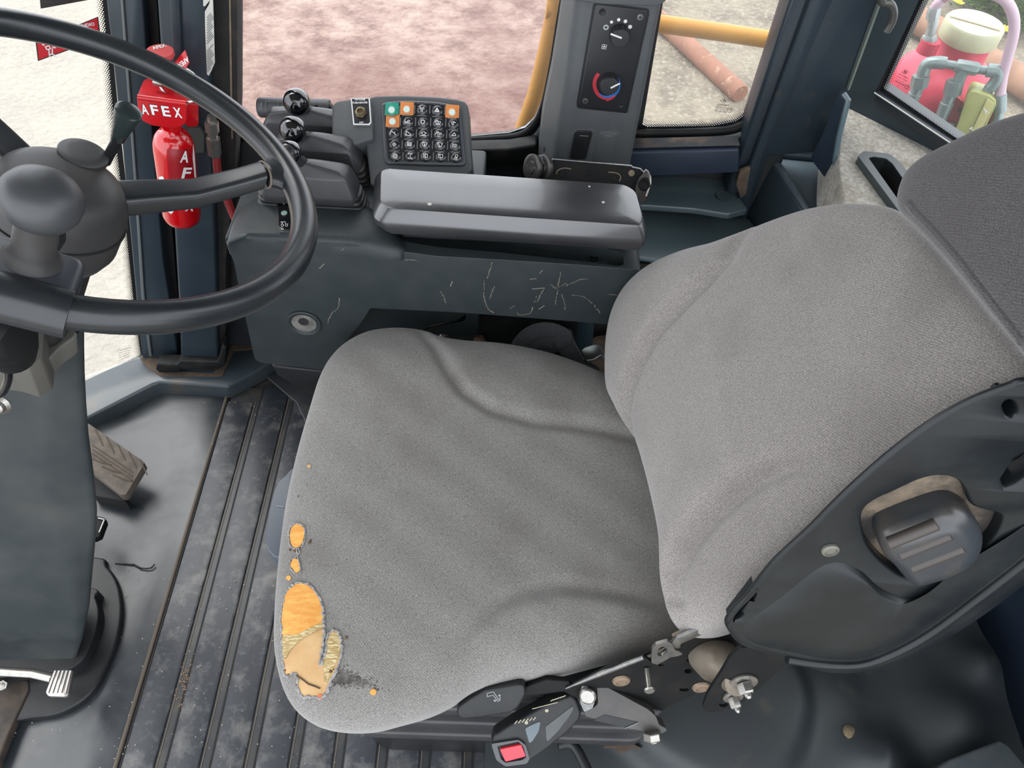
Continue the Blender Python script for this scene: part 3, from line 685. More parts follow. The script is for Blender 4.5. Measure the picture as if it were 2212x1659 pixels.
big = [(645, 1259), (664, 1262), (684, 1280), (695, 1306), (699, 1340), (701, 1372), (697, 1400), (692, 1437), (704, 1408), (708, 1375), (722, 1362), (735, 1372), (738, 1400), (730, 1440), (716, 1470), (708, 1492), (696, 1506), (672, 1505), (654, 1505), (645, 1490), (640, 1455), (616, 1459), (612, 1420), (609, 1380), (608, 1330), (615, 1290), (628, 1268)]
hole = patch('exposed_foam', cpx(big, 3), bvc, .0008, foam_t, cush, 2, .8); hole['label'] = 'tan foam showing through the big tear'
patch('exposed_foam', cpx([(645, 1261), (663, 1264), (682, 1282), (693, 1306), (698, 1345), (670, 1358), (640, 1376), (614, 1378), (610, 1340), (616, 1292), (628, 1270)], 3), bvc, .0013, foam_o, cush, 2)['label'] = 'orange foam at the top of the big tear'
patch('exposed_foam', cpx([(698, 1346), (672, 1356), (640, 1372), (613, 1374), (611, 1400), (614, 1426), (632, 1400), (660, 1376), (699, 1356)], 3), bvc, .0017, foam_y, cush, 2)['label'] = 'shiny yellow torn foam across the tear'
patch('exposed_foam', cpx([(722, 1364), (734, 1373), (736, 1400), (726, 1432), (712, 1462), (703, 1478), (700, 1450), (704, 1410), (710, 1378)], 3), bvc, .0014, foam_y, cush, 2)['label'] = 'shiny yellow foam in the smaller lobe'
fringe('torn_edge', big, bvc, fray, cush)
patch('exposed_foam', cpx([(640, 1133), (654, 1138), (658, 1152), (654, 1172), (644, 1183), (632, 1180), (627, 1160), (630, 1142)], 3), bvc, .001, foam_o, cush, 2)
fringe('torn_edge', [(640, 1131), (655, 1136), (660, 1152), (656, 1174), (644, 1185), (630, 1182), (625, 1160), (628, 1140)], bvc, fray, cush, .0011, 1)
patch('exposed_foam', cpx([(634, 1208), (644, 1210), (647, 1222), (648, 1232), (640, 1239), (634, 1230), (628, 1222)], 3), bvc, .001, foam_o, cush, 1)
fringe('torn_edge', [(642, 1184), (648, 1192), (640, 1204), (628, 1210), (628, 1226), (640, 1240), (650, 1236), (649, 1222), (645, 1208)], bvc, fray, cush, .0009, 1)
for x, y, r in [(624, 1249, 5.5), (806, 1495, 7), (668, 1008, 4)]:
    patch('exposed_foam', [(x + r * math.cos(a), y + r * math.sin(a)) for a in [k * .628 for k in range(10)]], bvc, .001, foam_o if r > 4 else foam_t, cush, 1, .8)
patch('exposed_foam', [(x, y) for x, y in [(688, 1500), (697, 1500), (698, 1509), (689, 1511)]], bvc, .002, mat('orange_bit', (240, 100, 50), .6), cush, 1)['label'] = 'bright orange fleck at the foot of the tear'
bm = bmesh.new(); rg = random.Random(9)
P = [on(bvc, x, y, .0019)[0] for x, y in [(642, 1459), (655, 1468), (668, 1478), (680, 1482), (692, 1487)]]
ribbon(P, toward(PCu), .0018, .0004, bm)
for x, y in [(612, 1440), (617, 1448), (613, 1455), (624, 1459), (641, 1470), (643, 1480), (715, 1450), (721, 1446), (648, 1183), (637, 1190), (645, 1072), (671, 1168), (669, 1173), (627, 1188), (748, 1378)]:
    q = on(bvc, x, y, .001)
    if q: bmesh.ops.create_icosphere(bm, subdivisions=1, radius=rg.uniform(.0012, .0026), matrix=Matrix.Translation(q[0] - q[1] * .0008))
obj('burnt_edge', bm, burn, cush)['kind'] = 'stuff'
# soot stain beside the tear
stain = mat('soot_stain', (70, 66, 62), .95, (108, 104, 100), 90, (.4, .6), bump=.5, bscale=700)
bm = bmesh.new(); rg = random.Random(21)
for k in range(520):
    t = abs(rg.gauss(0, .45)); x = 722 + 80 * t + rg.gauss(0, 8); y = 1458 + 22 * t + rg.gauss(0, 11 * max(.3, 1 - t * .6))
    if x < 716: continue
    q = on(bvc, x, y, .0002)
    if q: lathe([(rg.uniform(.0005, .0013), 0), (0, .0003)], q[0], q[1], 6, bm)
obj('soot_stain', bm, stain, cush)['kind'] = 'stuff'

# --- backrest
TH = math.radians(23); BO = V((.20, .5, .53)); BN = V((-math.cos(TH), 0, math.sin(TH))); BU = V((math.sin(TH), 0, math.cos(TH)))
PBk = PN(BO + BN * -.012, BN)
bpts = [(1352, 862), (1348, 800), (1352, 740), (1364, 690), (1386, 646), (1418, 608), (1462, 574), (1515, 548), (1570, 530), (1612, 510), (1670, 482), (1745, 456), (1822, 443), (1885, 444), (1945, 458), (2010, 520), (2120, 650),
        (2240, 800), (2215, 840), (2090, 905), (1910, 1015), (1750, 1160), (1650, 1262), (1590, 1320), (1540, 1358), (1492, 1376), (1480, 1345), (1480, 1290), (1474, 1220), (1452, 1120), (1426, 1030), (1402, 960), (1374, 905)]
PBt = up(PBk, .04)
def b2(x, y): q = W(x, y, PBt) - BO; return V((q.y, q.dot(BU)))
bA = [b2(x, y) for x, y in [(1362, 960), (1372, 900), (1390, 850), (1416, 790), (1450, 725), (1492, 672), (1535, 620), (1572, 560), (1586, 500)]]
bB = [b2(x, y) for x, y in [(1448, 1290), (1462, 1235), (1492, 1175), (1540, 1110), (1596, 1050), (1650, 1012), (1720, 990), (1820, 984)]]
def db_(w):
    q = w - BO; q = V((q.y, q.dot(BU))); h = 0
    da = -seg_dist(q, bA); db = seg_dist(q, bB)
    sA = 1 if seg_dist(V((.80, .1)), bA) > 0 else -1; sB = 1 if seg_dist(V((.30, .1)), bB) > 0 else -1
    da = seg_dist(q, bA) * sA; db = seg_dist(q, bB) * sB
    fb = max(0, min(1, (.34 - q.y) / .12)); fa = max(0, min(1, (.36 - q.y) / .15))
    h += (.018 / (1 + math.exp(-max(-30, min(30, da / .007)))) - .014 * math.exp(-(da / .009) ** 2)) * fa
    h += (.022 / (1 + math.exp(-max(-30, min(30, db / .007)))) - .016 * math.exp(-(db / .009) ** 2)) * fb
    h += .014 * math.exp(-((q.y - .10) ** 2) / .012) - .006
    return h
back = dome('backrest', WL(bpts, PBk), BN, .030, .06, db_, fab_b, seat, p=3)
# --- headrest extension
PHd = PN(W(2050, 560, PN(BO + BN * .035, BN)), BN)
hpts = [(1956, 408), (1950, 440), (1960, 468), (1985, 492), (2050, 560), (2130, 655), (2230, 780), (2330, 930), (2450, 1000), (2620, 950), (2760, 700), (2760, 400), (2640, 220), (2440, 190), (2280, 236), (2160, 272), (2060, 318), (2000, 350), (1970, 378)]
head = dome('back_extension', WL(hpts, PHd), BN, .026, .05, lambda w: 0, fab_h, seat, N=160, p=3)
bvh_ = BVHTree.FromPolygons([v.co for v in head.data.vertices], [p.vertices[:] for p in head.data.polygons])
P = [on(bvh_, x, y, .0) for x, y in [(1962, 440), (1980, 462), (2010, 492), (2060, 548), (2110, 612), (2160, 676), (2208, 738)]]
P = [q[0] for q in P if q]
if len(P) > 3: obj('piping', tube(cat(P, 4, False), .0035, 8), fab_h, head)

# --- seat pan and suspension bellows
bm = bmesh.new(); Pz = [V((-.165, .283)), V((-.20, .32)), V((-.20, .66)), V((-.165, .70)), V((.26, .70)), V((.26, .283))]
def lay(z0, z1, g, bm):
    c = V((.03, .49)); P = rnd([V((c.x + (p.x - c.x) * g, c.y + (p.y - c.y) * g, z0)) for p in Pz], .03, 5)
    slab3(P, V((0, 0, z1 - z0)), w=.004, seg=3, bm=bm)
z = .40; 
pan = bmesh.new(); lay(.395, .43, 1.0, pan); obj('seat_pan', pan, plastic_bk, seat)
for k in range(7):
    lay(.395 - .034 * (k + 1) + .006, .395 - .034 * k, 1.0 if k % 2 == 0 else .955, bm)
obj('suspension_bellows', bm, mat('bellows_rubber', (44, 45, 48), .5, (58, 58, 58), 14), seat)
bm = bmesh.new(); lay(.0125, .17, .92, bm); obj('seat_base', bm, plastic_bk, seat)
# front adjuster grip
obj('front_grip', slab3(WL(cpx([(640, 1022), (615, 1028), (598, 1048), (585, 1090), (577, 1140), (576, 1175), (584, 1194), (600, 1204), (640, 1200)], 4), PZ(.445)), V((0, 0, -.03)), w=.010, seg=5), mat('grip_plastic', (84, 92, 102), .42), seat)
obj('grip_mark', ribbon(WL([(598, 1093), (612, 1095)], PZ(.4455)), (0, 0, 1), .0025, .0003), mat('grip_mark_m', (130, 134, 138), .5), seat)

# --- side shell of the backrest
PS = up(P3((.253, .285, .631), (.40, .355, .97), (.41, .262, .53)), .035)
nS = toward(PS)
so_ = [(1560, 1338), (1578, 1310), (1606, 1282), (1636, 1240), (1672, 1198), (1740, 1135), (1812, 1062), (1905, 978), (2000, 905), (2080, 858), (2140, 832), (2180, 818), (2220, 806), (2420, 790), (2480, 1000), (2300, 1200), (2212, 1268),
       (2140, 1322), (2060, 1375), (1970, 1424), (1900, 1448), (1830, 1457), (1770, 1452), (1720, 1432), (1670, 1418), (1622, 1404), (1590, 1390), (1568, 1362)]
rec = cpx([(1858, 1150), (1856, 1110), (1880, 1082), (1930, 1058), (1985, 1033), (2030, 1024), (2070, 1032), (2092, 1058), (2106, 1088), (2135, 1100), (2168, 1110), (2172, 1128), (2150, 1170), (2100, 1215), (2050, 1245), (1995, 1262), (1950, 1252), (1905, 1222), (1872, 1185)], 4)
h2 = [(2170 + 13 + 24 * math.cos(a), 884 + 24 * math.sin(a)) for a in [k * math.pi / 10 for k in range(20)]]
sl_ = rpoly([(2212 - 58, 1040), (2190, 985), (2260, 955), (2260, 1010), (2200, 1050), (2165, 1062)], 6)
notch = [(1571, 1352), (1590, 1320), (1634, 1272), (1637, 1283), (1630, 1300), (1620, 1298), (1606, 1320), (1609, 1330), (1600, 1340), (1586, 1345), (1578, 1360)]
so_w = WL(so_, PS)
def inset(poly, d):   # move a planar polygon inwards by d metres
    c = sum(poly, V()) / len(poly); out = []
    n = nS
    for i in range(len(poly)):
        a, b, e = poly[i - 1], poly[i], poly[(i + 1) % len(poly)]
        t = ((b - a).normalized() + (e - b).normalized()).normalized(); m_ = n.cross(t)
        if m_.dot(c - b) < 0: m_ = -m_
        out.append(b + m_ * d)
    return out
bm = bmesh.new()
O = cat(so_w, 3); holes = [WL(rec, PS), WL(h2, PS), WL(sl_, PS), WL(notch, PS)]
I1 = inset(O, .010); Oc = sum(O, V()) / len(O); dvw = (Oc - CAM).normalized()
# face with openings
fs_, vl = face_fill(bm, [I1] + holes, nS)
# rounded edge rolling back and down to the rear
ringp = vl[0]; prev = ringp
for k in range(1, 7):
    a = math.pi / 2 * k / 6; ring = [bm.verts.new(I1[i].lerp(O[i], math.sin(a)) + dvw * .012 * (1 - math.cos(a))) for i in range(len(O))]
    for i in range(len(O)): bm.faces.new((prev[i - 1], prev[i], ring[i], ring[i - 1]))
    prev = ring
ring = [bm.verts.new(O[i] + (Oc - O[i]) * .10 + (O[i] - CAM).normalized() * .07) for i in range(len(O))]
for i in range(len(O)): bm.faces.new((prev[i - 1], prev[i], ring[i], ring[i - 1]))
# lips of the openings
for hv in vl[1:]:
    c = sum((v.co for v in hv), V()) / len(hv)
    pv = hv
    for k in range(1, 4):
        a = math.pi / 2 * k / 3; nr = [bm.verts.new(v.co + (c - v.co).normalized() * .003 * math.sin(a) - nS * .004 * (1 - math.cos(a))) for v in hv]
        for i in range(len(hv)): bm.faces.new((pv[i - 1], pv[i], nr[i], nr[i - 1]))
        pv = nr
    nr = [bm.verts.new(v.co - nS * (.016 if hv is not vl[4] else .012)) for v in pv]
    for i in range(len(hv)): bm.faces.new((pv[i - 1], pv[i], nr[i], nr[i - 1]))
sh = obj('back_shell', bm, shellm, seat, ang=45)
# raised belly and lower band of the shell
belly = cpx([(1600, 1352), (1680, 1290), (1780, 1215), (1850, 1225), (1905, 1270), (1980, 1290), (2080, 1250), (2160, 1190), (2230, 1120), (2230, 1180), (2120, 1270), (1990, 1365), (1880, 1418), (1790, 1424), (1700, 1408), (1620, 1388)], 4)
Bw = WL(belly, up(PS, -.001)); c = sum(Bw, V()) / len(Bw)
rows_ = []
for k in range(9):
    s = 1 - .5 * (k / 8) ** 1.6; h = .006 * math.sin(math.pi / 2 * (k / 8)) ** 1.2; rows_.append([c + (p - c) * s + nS * h for p in Bw])
obj('shell_belly', loft(rows_), shellm, sh, ang=80)
band = [(1700, 1424), (1790, 1436), (1880, 1430), (1990, 1380), (2120, 1286), (2240, 1192)]
obj('shell_rib', tube(cat(WL(band, PS), 5, False), .0045, 10), shellm, sh)
# recess and adjuster knob
rw = WL(rec, (PS[0] - nS * .012, PS[1])); bm = bmesh.new(); bm.faces.new([bm.verts.new(p) for p in rw])
obj('recess_floor', bm, mat('dusty_recess', (56, 50, 44), .85, (126, 112, 94), 34, (.42, .65), bump=.5, bscale=90, c3=(44, 42, 40), scale3=18, fac3=(.55, .65)), sh, norm=False)
for h_ in (h2, sl_):
    rw = WL(h_, (PS[0] - nS * .02, PS[1])); bm = bmesh.new(); bm.faces.new([bm.verts.new(p) for p in rw]); obj('socket_floor', bm, plastic_bk, sh)
kn = thing_k = bpy.data.objects.new('lumbar_knob', None); col.objects.link(kn); kn.location = W(2010, 1165, PS); adopt(kn, seat) if False else None
bpy.data.objects.remove(kn)
kpts = [(1898, 1168), (1900, 1150), (1918, 1136), (1990, 1108), (2045, 1092), (2080, 1098), (2108, 1122), (2120, 1152), (2112, 1186), (2088, 1212), (2040, 1236), (1985, 1252), (1962, 1250), (1930, 1215), (1906, 1190)]
Kw = WL(cpx(kpts, 4), up(PS, .004)); c = sum(Kw, V()) / len(Kw); rows_ = []
for k in range(-3, 8):
    if k < 0: rows_.append([p + nS * (k * .007) for p in Kw])
    else:
        a = math.pi / 2 * k / 7; rows_.append([c + (p - c) * (1 - .42 * (1 - math.cos(a))) + nS * .014 * math.sin(a) for p in Kw])
kb = obj('lumbar_knob', loft(rows_), mat('knob_plastic', (56, 60, 64), .3, (80, 74, 68), 20, (.5, .7)), sh, ang=60)
for (x0, y0, x1, y1) in [(1920, 1172, 2022, 1130), (1944, 1196, 2050, 1152), (1968, 1224, 2078, 1180)]:
    pl_ = up(PS, .0145); obj('knob_rib', tube([W(x0, y0, pl_) - nS * .006, W(x0 + 12, y0 - 5, pl_), W(x1, y1, pl_), W(x1 + 10, y1 - 4, pl_) - nS * .004], [.006, .0065, .0065, .004], 10), bpy.data.materials['knob_plastic'], kb) if False else None
    obj('knob_groove', tube([W(x0, y0, pl_) + nS * .0005, W(x1, y1, pl_) + nS * .001], [.0052, .0052], 12), tan_m if False else mat('knob_dust', (64, 57, 52), .5), kb)
c = W(1793, 1187, up(PS, 0)); obj('shell_screw', lathe([(.0075, 0), (.0072, .002), (.005, .003), (.0045, .0015), (0, .0015)], c, nS, 20), mat('screw_dusty', (120, 118, 108), .5, metal=.3), sh)

# --- steel side plate, pivot and brackets
PM = P3((-.02, .268, .47), (.28, .262, .52), (.05, .262, .40)) if False else PN((.1, .27, .45), (0.05, -1, .22))
nM = toward(PM)
mp_ = [(1215, 1492), (1320, 1440), (1392, 1418), (1408, 1432), (1450, 1398), (1500, 1370), (1560, 1345), (1640, 1380), (1600, 1420), (1540, 1440), (1530, 1486), (1490, 1506), (1455, 1520), (1430, 1536), (1400, 1530), (1340, 1540), (1250, 1510)]
holes = []
for x, y, a, b in [(1428, 1437, 6, 3), (1487, 1450, 9, 5), (1478, 1490, 11, 4), (1497, 1427, 14, 4)]:
    holes.append([(x + a * math.cos(t), y + b * math.sin(t)) for t in [k * math.pi / 6 for k in range(12)]])
spl = obj('side_plate', slab3(WL(mp_, PM), -nM * .004, [WL(h, PM) for h in holes]), black, seat)
obj('plate_backing', slab3(WL([(1260, 1485), (1560, 1350), (1560, 1440), (1500, 1480), (1420, 1510)], (PM[0] - nM * .012, PM[1])), -nM * .004), tan_m, spl)
edge = WL([(1222, 1487), (1300, 1454), (1390, 1420)], up(PM, .001)); obj('plate_edge', tube(edge, [.001, .0032, .0026], 8), steelb, spl)
# slotted hook plate
hkp = rpoly([(1407, 1432), (1409, 1402), (1418, 1393), (1444, 1386), (1452, 1392), (1458, 1405), (1470, 1408), (1475, 1414), (1462, 1418), (1448, 1420), (1440, 1425), (1420, 1436)], 3)
hh = rpoly([(1420, 1416), (1422, 1402), (1432, 1396), (1440, 1400), (1442, 1410), (1430, 1418)], 4)
obj('hook_plate', slab3(WL(hkp, up(PM, .012)), -nM * .004, [WL(hh, up(PM, .012))]), steelb, spl)
obj('recline_link', slab3(WL(rpoly([(1448, 1392), (1462, 1378), (1556, 1340), (1560, 1352), (1470, 1392), (1470, 1400), (1452, 1402)], 3), up(PM, .010)), -nM * .004, w=.0008), steelb, spl)
obj('recline_link', slab3(WL(rpoly([(1508, 1350), (1514, 1338), (1580, 1310), (1590, 1330), (1560, 1336), (1500, 1362), (1455, 1384), (1452, 1376)], 3), up(PM, .002)), -nM * .004, w=.0008), tan_m, spl)
# pivot boss and foot plate with two bolts
bc = W(1548, 1425, up(PM, .010)); ax = (W(1600, 1466, up(PM, .045)) - bc)
obj('pivot_boss', lathe([(.024, -.02), (.026, 0), (.0215, ax.length * .45), (.020, ax.length)], bc, ax, 28), mat('boss_steel', (150, 140, 126), .4, (122, 108, 92), 30, (.45, .7), metal=.5), spl)
PF2 = up(PM, .048)
fpl = rpoly([(1578, 1418), (1600, 1400), (1650, 1394), (1700, 1424), (1694, 1438), (1640, 1488), (1600, 1520), (1560, 1536), (1530, 1540), (1517, 1530), (1530, 1496), (1560, 1450)], 6)
obj('foot_plate', slab3(WL(fpl, PF2), -nM * .004, [WL([(1563 + 10 * math.cos(t), 1522 + 6 * math.sin(t)) for t in [k * math.pi / 6 for k in range(12)]], PF2)]), black, spl)
for x, y, r in [(1606, 1472, 30), (1583, 1503, 22)]:
    c = W(x, y, up(PF2, .0005)); R = rpx(c, r)
    nb = obj('bolt', lathe([(R, 0), (R, .0022), (R * .6, .0024)], c, nM, 28), chrome, spl)
    bm = hexnut(c + nM * .002, nM + V((.18, -.1, -.25)), R * .58, .011); lathe([(R * .25, .01), (R * .25, .016), (R * .15, .018), (0, .018)], c, nM + V((.18, -.1, -.25)), 12, bm)
    obj('bolt', bm, chrome, spl, ang=25)
for x, y in [(1342, 1470), (1514, 1484)]:
    c = W(x, y, up(PM, .0005)); obj('flange_nut', lathe([(.011, 0), (.010, .002), (.006, .003), (.0055, .002), (0, .002)], c, nM, 16), mat('nut_dusty', (140, 120, 100), .5, metal=.4), spl) if x == 1342 else obj('flange_nut', lathe([(.011, 0), (.010, .002), (.006, .003), (.0055, .002), (0, .002)], c, nM, 16), bpy.data.materials['nut_dusty'], spl)
c = W(1397, 1444, up(PM, .001)); bm = tube([c, c + nM * .024 + V((.0, 0, -.006))], .003, 10); lathe([(.0065, 0), (.0055, .002), (0, .002)], c + nM * .024 + V((0, 0, -.006)), nM, 14, bm); obj('pin', bm, chrome, spl)
# tilt lever
PL = PN((.02, .235, .43), (0, -.8, .6)); nL = toward(PL)
lv = obj('tilt_lever', slab3(WL(rpoly([(986, 1540), (990, 1528), (1012, 1512), (1050, 1490), (1122, 1478), (1134, 1482), (1137, 1500), (1122, 1528), (1106, 1541), (1040, 1552), (1000, 1556), (988, 1550)], 6), PL), -nL * .022, w=.004), plastic_bk, seat)
obj('lever_stem', slab3(WL([(1130, 1486), (1180, 1468), (1230, 1472), (1240, 1490), (1180, 1500), (1130, 1505)], (PL[0] - nL * .008, PL[1])), -nL * .01, w=.002), black, seat)
bm = ribbon(WL([(1052, 1505), (1053, 1497), (1066, 1494), (1078, 1512), (1081, 1506)], up(PL, .0001)), nL, .0012, .0003)
ribbon(WL([(1052, 1505), (1065, 1501), (1076, 1515), (1081, 1511)], up(PL, .0001)), nL, .0012, .0003, bm)
disc(bm, W(1069, 1513, PL), nL, .0016); disc(bm, W(1079, 1502, PL), nL, .0016)
obj('lever_icon', bm, greyp, lv)
# ================================================================ seat belt buckle
PBc = PN((.10, .222, .37), (0.05, -.75, .66)); nB = toward(PBc)
bk = thing('seat_belt_buckle', 'black seat belt buckle with a red press button hanging beside the seat', 'seat belt buckle', W(1340, 1560, PBc))
body = rpoly([(1060, 1606), (1066, 1590), (1110, 1562), (1190, 1518), (1232, 1503), (1244, 1507), (1256, 1540), (1254, 1556), (1226, 1586), (1180, 1622), (1150, 1643), (1140, 1640), (1128, 1608), (1080, 1618), (1066, 1640)], 4)
obj('buckle_body', slab3(WL(rpoly([(1062, 1606), (1068, 1590), (1110, 1562), (1190, 1518), (1236, 1502), (1246, 1508), (1257, 1540), (1254, 1556), (1226, 1586), (1180, 1622), (1152, 1642), (1140, 1650), (1090, 1652), (1072, 1640)], 6), PBc), -nB * .024, w=.005, seg=4), plastic_bk, bk)
obj('end_cap', slab3(WL(rpoly([(1061, 1607), (1120, 1598), (1136, 1610), (1144, 1640), (1138, 1650), (1092, 1656), (1072, 1642)], 5), up(PBc, .003)), -nB * .02, [WL(rpoly([(1074, 1612), (1120, 1602), (1130, 1612), (1137, 1636), (1128, 1642), (1092, 1648), (1082, 1640)], 3), up(PBc, .003))]), mat('cap_plastic', (66, 68, 70), .25), bk)
obj('red_button', slab3(WL(rpoly([(1080, 1619), (1126, 1609), (1136, 1634), (1092, 1646)], 2.5), up(PBc, .0035)), -nB * .008, w=.001), mat('button_red', (235, 50, 66), .35), bk)
obj('side_window', slab3(WL(rpoly([(1134, 1574), (1148, 1566), (1168, 1558), (1164, 1580), (1150, 1602), (1143, 1606)], 5), up(PBc, .0008)), -nB * .002, w=.0006), mat('clear_grey', (84, 98, 104), .15), bk)
obj('side_grip', slab3(WL(rpoly([(1178, 1570), (1200, 1553), (1238, 1524), (1240, 1532), (1226, 1554), (1204, 1582), (1184, 1602), (1180, 1598)], 4), up(PBc, .0008)), -nB * .002, w=.0006), mat('grip_grey', (74, 78, 78), .5, (60, 66, 67), 40), bk)
bm = bmesh.new()
for k in range(6): ribbon(WL([(1112 + k * 8, 1560 - k * 1.6 + 3), (1117 + k * 8, 1557 - k * 1.6)], up(PBc, .0003)), nB, .0012, .0004, bm)
for k in range(5): ribbon(WL([(1190 + k * 6.5, 1514 - k * 2.2), (1195 + k * 6.5, 1511 - k * 2.2)], up(PBc, .0003)), nB, .0012, .0004, bm)
ribbon(WL([(1150, 1531), (1204, 1517)], up(PBc, .0003)), nB, .001, .0004, bm)
for x, y in [(1137, 1561), (1181, 1535)]: disc(bm, W(x, y, PBc), nB, .0022)
obj('body_marks', bm, mat('dusty_marks', (170, 164, 140), .7), bk)
PBs = up(PBc, .030)
st = obj('stalk_cover', slab3(WL(rpoly([(1288, 1478), (1300, 1478), (1400, 1532), (1418, 1548), (1424, 1566), (1440, 1574), (1440, 1580), (1424, 1588), (1350, 1572), (1264, 1548), (1262, 1534), (1284, 1528), (1292, 1520)], 4), up(PBs, -.004)), -nB * .02, w=.003), mat('stalk_rubber', (62, 60, 58), .55, (84, 80, 74), 20, (.45, .7)), bk)
obj('label_panel', slab3(WL([(1282, 1556), (1306, 1544), (1378, 1560), (1352, 1572)], up(PBs, -.0035)), -nB * .001), plastic_bk, bk)
obj('pale_line', ribbon(WL([(1350, 1573), (1378, 1561)], up(PBs, -.003)), nB, .0009, .0004), greyp, bk)
obj('tongue_plate', slab3(WL(rpoly([(1252, 1500), (1258, 1480), (1266, 1477), (1272, 1488), (1286, 1512), (1280, 1530), (1262, 1538), (1254, 1520)], 3), up(PBs, -.002)), -nB * .005), steelb, bk)
c = W(1270, 1502, up(PBs, -.001)); obj('rivet', lathe([(.010, 0), (.010, .003), (.0085, .0045), (.008, .004), (0, .0042)], c, nB + V((-.3, 0, 0)), 24), chrome, bk)
c = W(1408, 1581, up(PBs, -.001)); obj('bolt', hexnut(c, V((.15, -.7, -.45)), .011, .010), chrome, bk, ang=25)
# ================================================================ steering wheel
sw = thing('steering_wheel', 'large dark steering wheel with a spinner knob on its rim', 'steering wheel', (-.50, .53, .75))
NW = V((.4408, .1491, .8852)).normalized(); CW = V((-.3701, .5772, .9635)); RW = .2
PWh = PN(CW, NW); uw, vw = frame(NW, (0, 1, 0))
ringpts = [CW + (uw * math.cos(a) + vw * math.sin(a)) * RW for a in [2 * math.pi * k / 96 for k in range(96)]]
obj('rim', tube(ringpts, .0136, 20, closed=True), rimm, sw, ang=80)
HB = CW - NW * .028 + V((-.014, -.004, 0))
def onrim(px, py):
    p = W(px, py, PWh); d = (p - CW).normalized(); return CW + d * RW, d
for (px, py) in [(628, 372), (-160, 60), (20, 655)]:
    R_, d = onrim(px, py); s = NW.cross(d)
    A = HB - NW * .018 + d * .03; B = HB - NW * .004 + d * .12; C = R_ - d * .025 - NW * .006
    bm = bmesh.new(); secs = []
    for P_, w_, h_ in [(A, .021, .010), (A.lerp(B, .5) , .019, .010), (B, .0165, .0095), (B.lerp(C, .6), .0155, .0095), (C - d * .004, .0155, .0095)]:
        secs.append(rnd([P_ - s * w_ - NW * h_, P_ + s * w_ - NW * h_, P_ + s * w_ * .8 + NW * h_, P_ - s * w_ * .8 + NW * h_], .006, 4))
    spk = obj('spoke', loft(secs), rimm, sw, ang=60)
    secs = []
    for k in range(7):
        t = k / 6; P_ = C.lerp(R_, t) ; w_ = .0165 + .030 * t ** 2.2; h_ = .0100 + .002 * t
        secs.append([P_ + s * (math.cos(a) * w_) + NW * (math.sin(a) * h_) - d * (.004 * math.cos(a) ** 2 * t) for a in [2 * math.pi * j / 20 for j in range(20)]])
    obj('spoke_root', loft(secs), rimm, spk, ang=80)
    bm = tube([C + s * (math.cos(a) * .0172) + NW * (math.sin(a) * .0108) for a in [2 * math.pi * j / 24 for j in range(24)]], .0012, 6, closed=True)
    obj('joint_ring', bm, mat('joint_dust', (120, 108, 96), .6) if 'joint_dust' not in bpy.data.materials else bpy.data.materials['joint_dust'], spk)
hub = obj('hub_pad', lathe([(.030, -.075), (.050, -.072), (.056, -.060), (.058, -.040), (.0585, -.020), (.056, -.006), (.050, .004), (.040, .0105), (.026, .0145), (.012, .016), (0, .0165)], HB - NW * .004, NW, 48), hubm, sw, ang=80)
c = HB + NW * .0105
q = W(180, 332, PN(HB + NW * .011, NW)); obj('centre_cap', lathe([(.0215, -.004), (.0215, .0008), (.020, .0022), (.012, .0034), (0, .0038)], q, NW - uw * .0, 32), mat('cap_rubber', (60, 60, 60), .5), hub)
obj('hub_seam', tube([HB + NW * -.036 + (uw * math.cos(a) + vw * math.sin(a)) * .0588 for a in [2 * math.pi * k / 48 for k in range(48)]], .0012, 6, closed=True), plastic_bk, hub)
# spinner
R_, d = onrim(28, 668)
s = NW.cross(d)
secs = []
for k, (w_, h_, o_) in enumerate([(.030, .016, -.0005), (.034, .0175, 0), (.034, .0175, 0), (.031, .0165, 0)]):
    P_ = R_ + s * [-.042, -.030, .024, .034][k]
    secs.append([P_ + d * (math.cos(a) * .0185) + NW * (math.sin(a) * .0185) for a in [2 * math.pi * j / 20 for j in range(20)]])
sc_ = obj('spinner_clamp', loft(secs), rimm, sw, ang=50)
ci = R_ - d * .020
P_ = rnd([ci - s * .045 - d * .030, ci + s * .034 - d * .030, ci + s * .034 + d * .03, ci - s * .045 + d * .03], .012)
obj('clamp_block', slab3([p + NW * .0150 for p in P_], -NW * .030, w=.006, seg=3), mat('clamp_plastic', (58, 62, 68), .38), sc_)
B0 = ci - d * .012 + NW * .015
obj('spinner_stem', lathe([(.024, -.004), (.0175, .003), (.0150, .009), (.0142, .036), (.016, .046)], B0, NW, 32), hubm, sc_)
obj('spinner_knob', lathe([(.008, .036), (.0145, .037), (.0215, .041), (.0256, .048), (.0268, .055), (.0256, .062), (.0215, .068), (.0148, .072), (.0074, .0740), (0, .0745)], B0, NW, 48), mat('knob_rubber', (62, 64, 67), .45), sc_, ang=80)

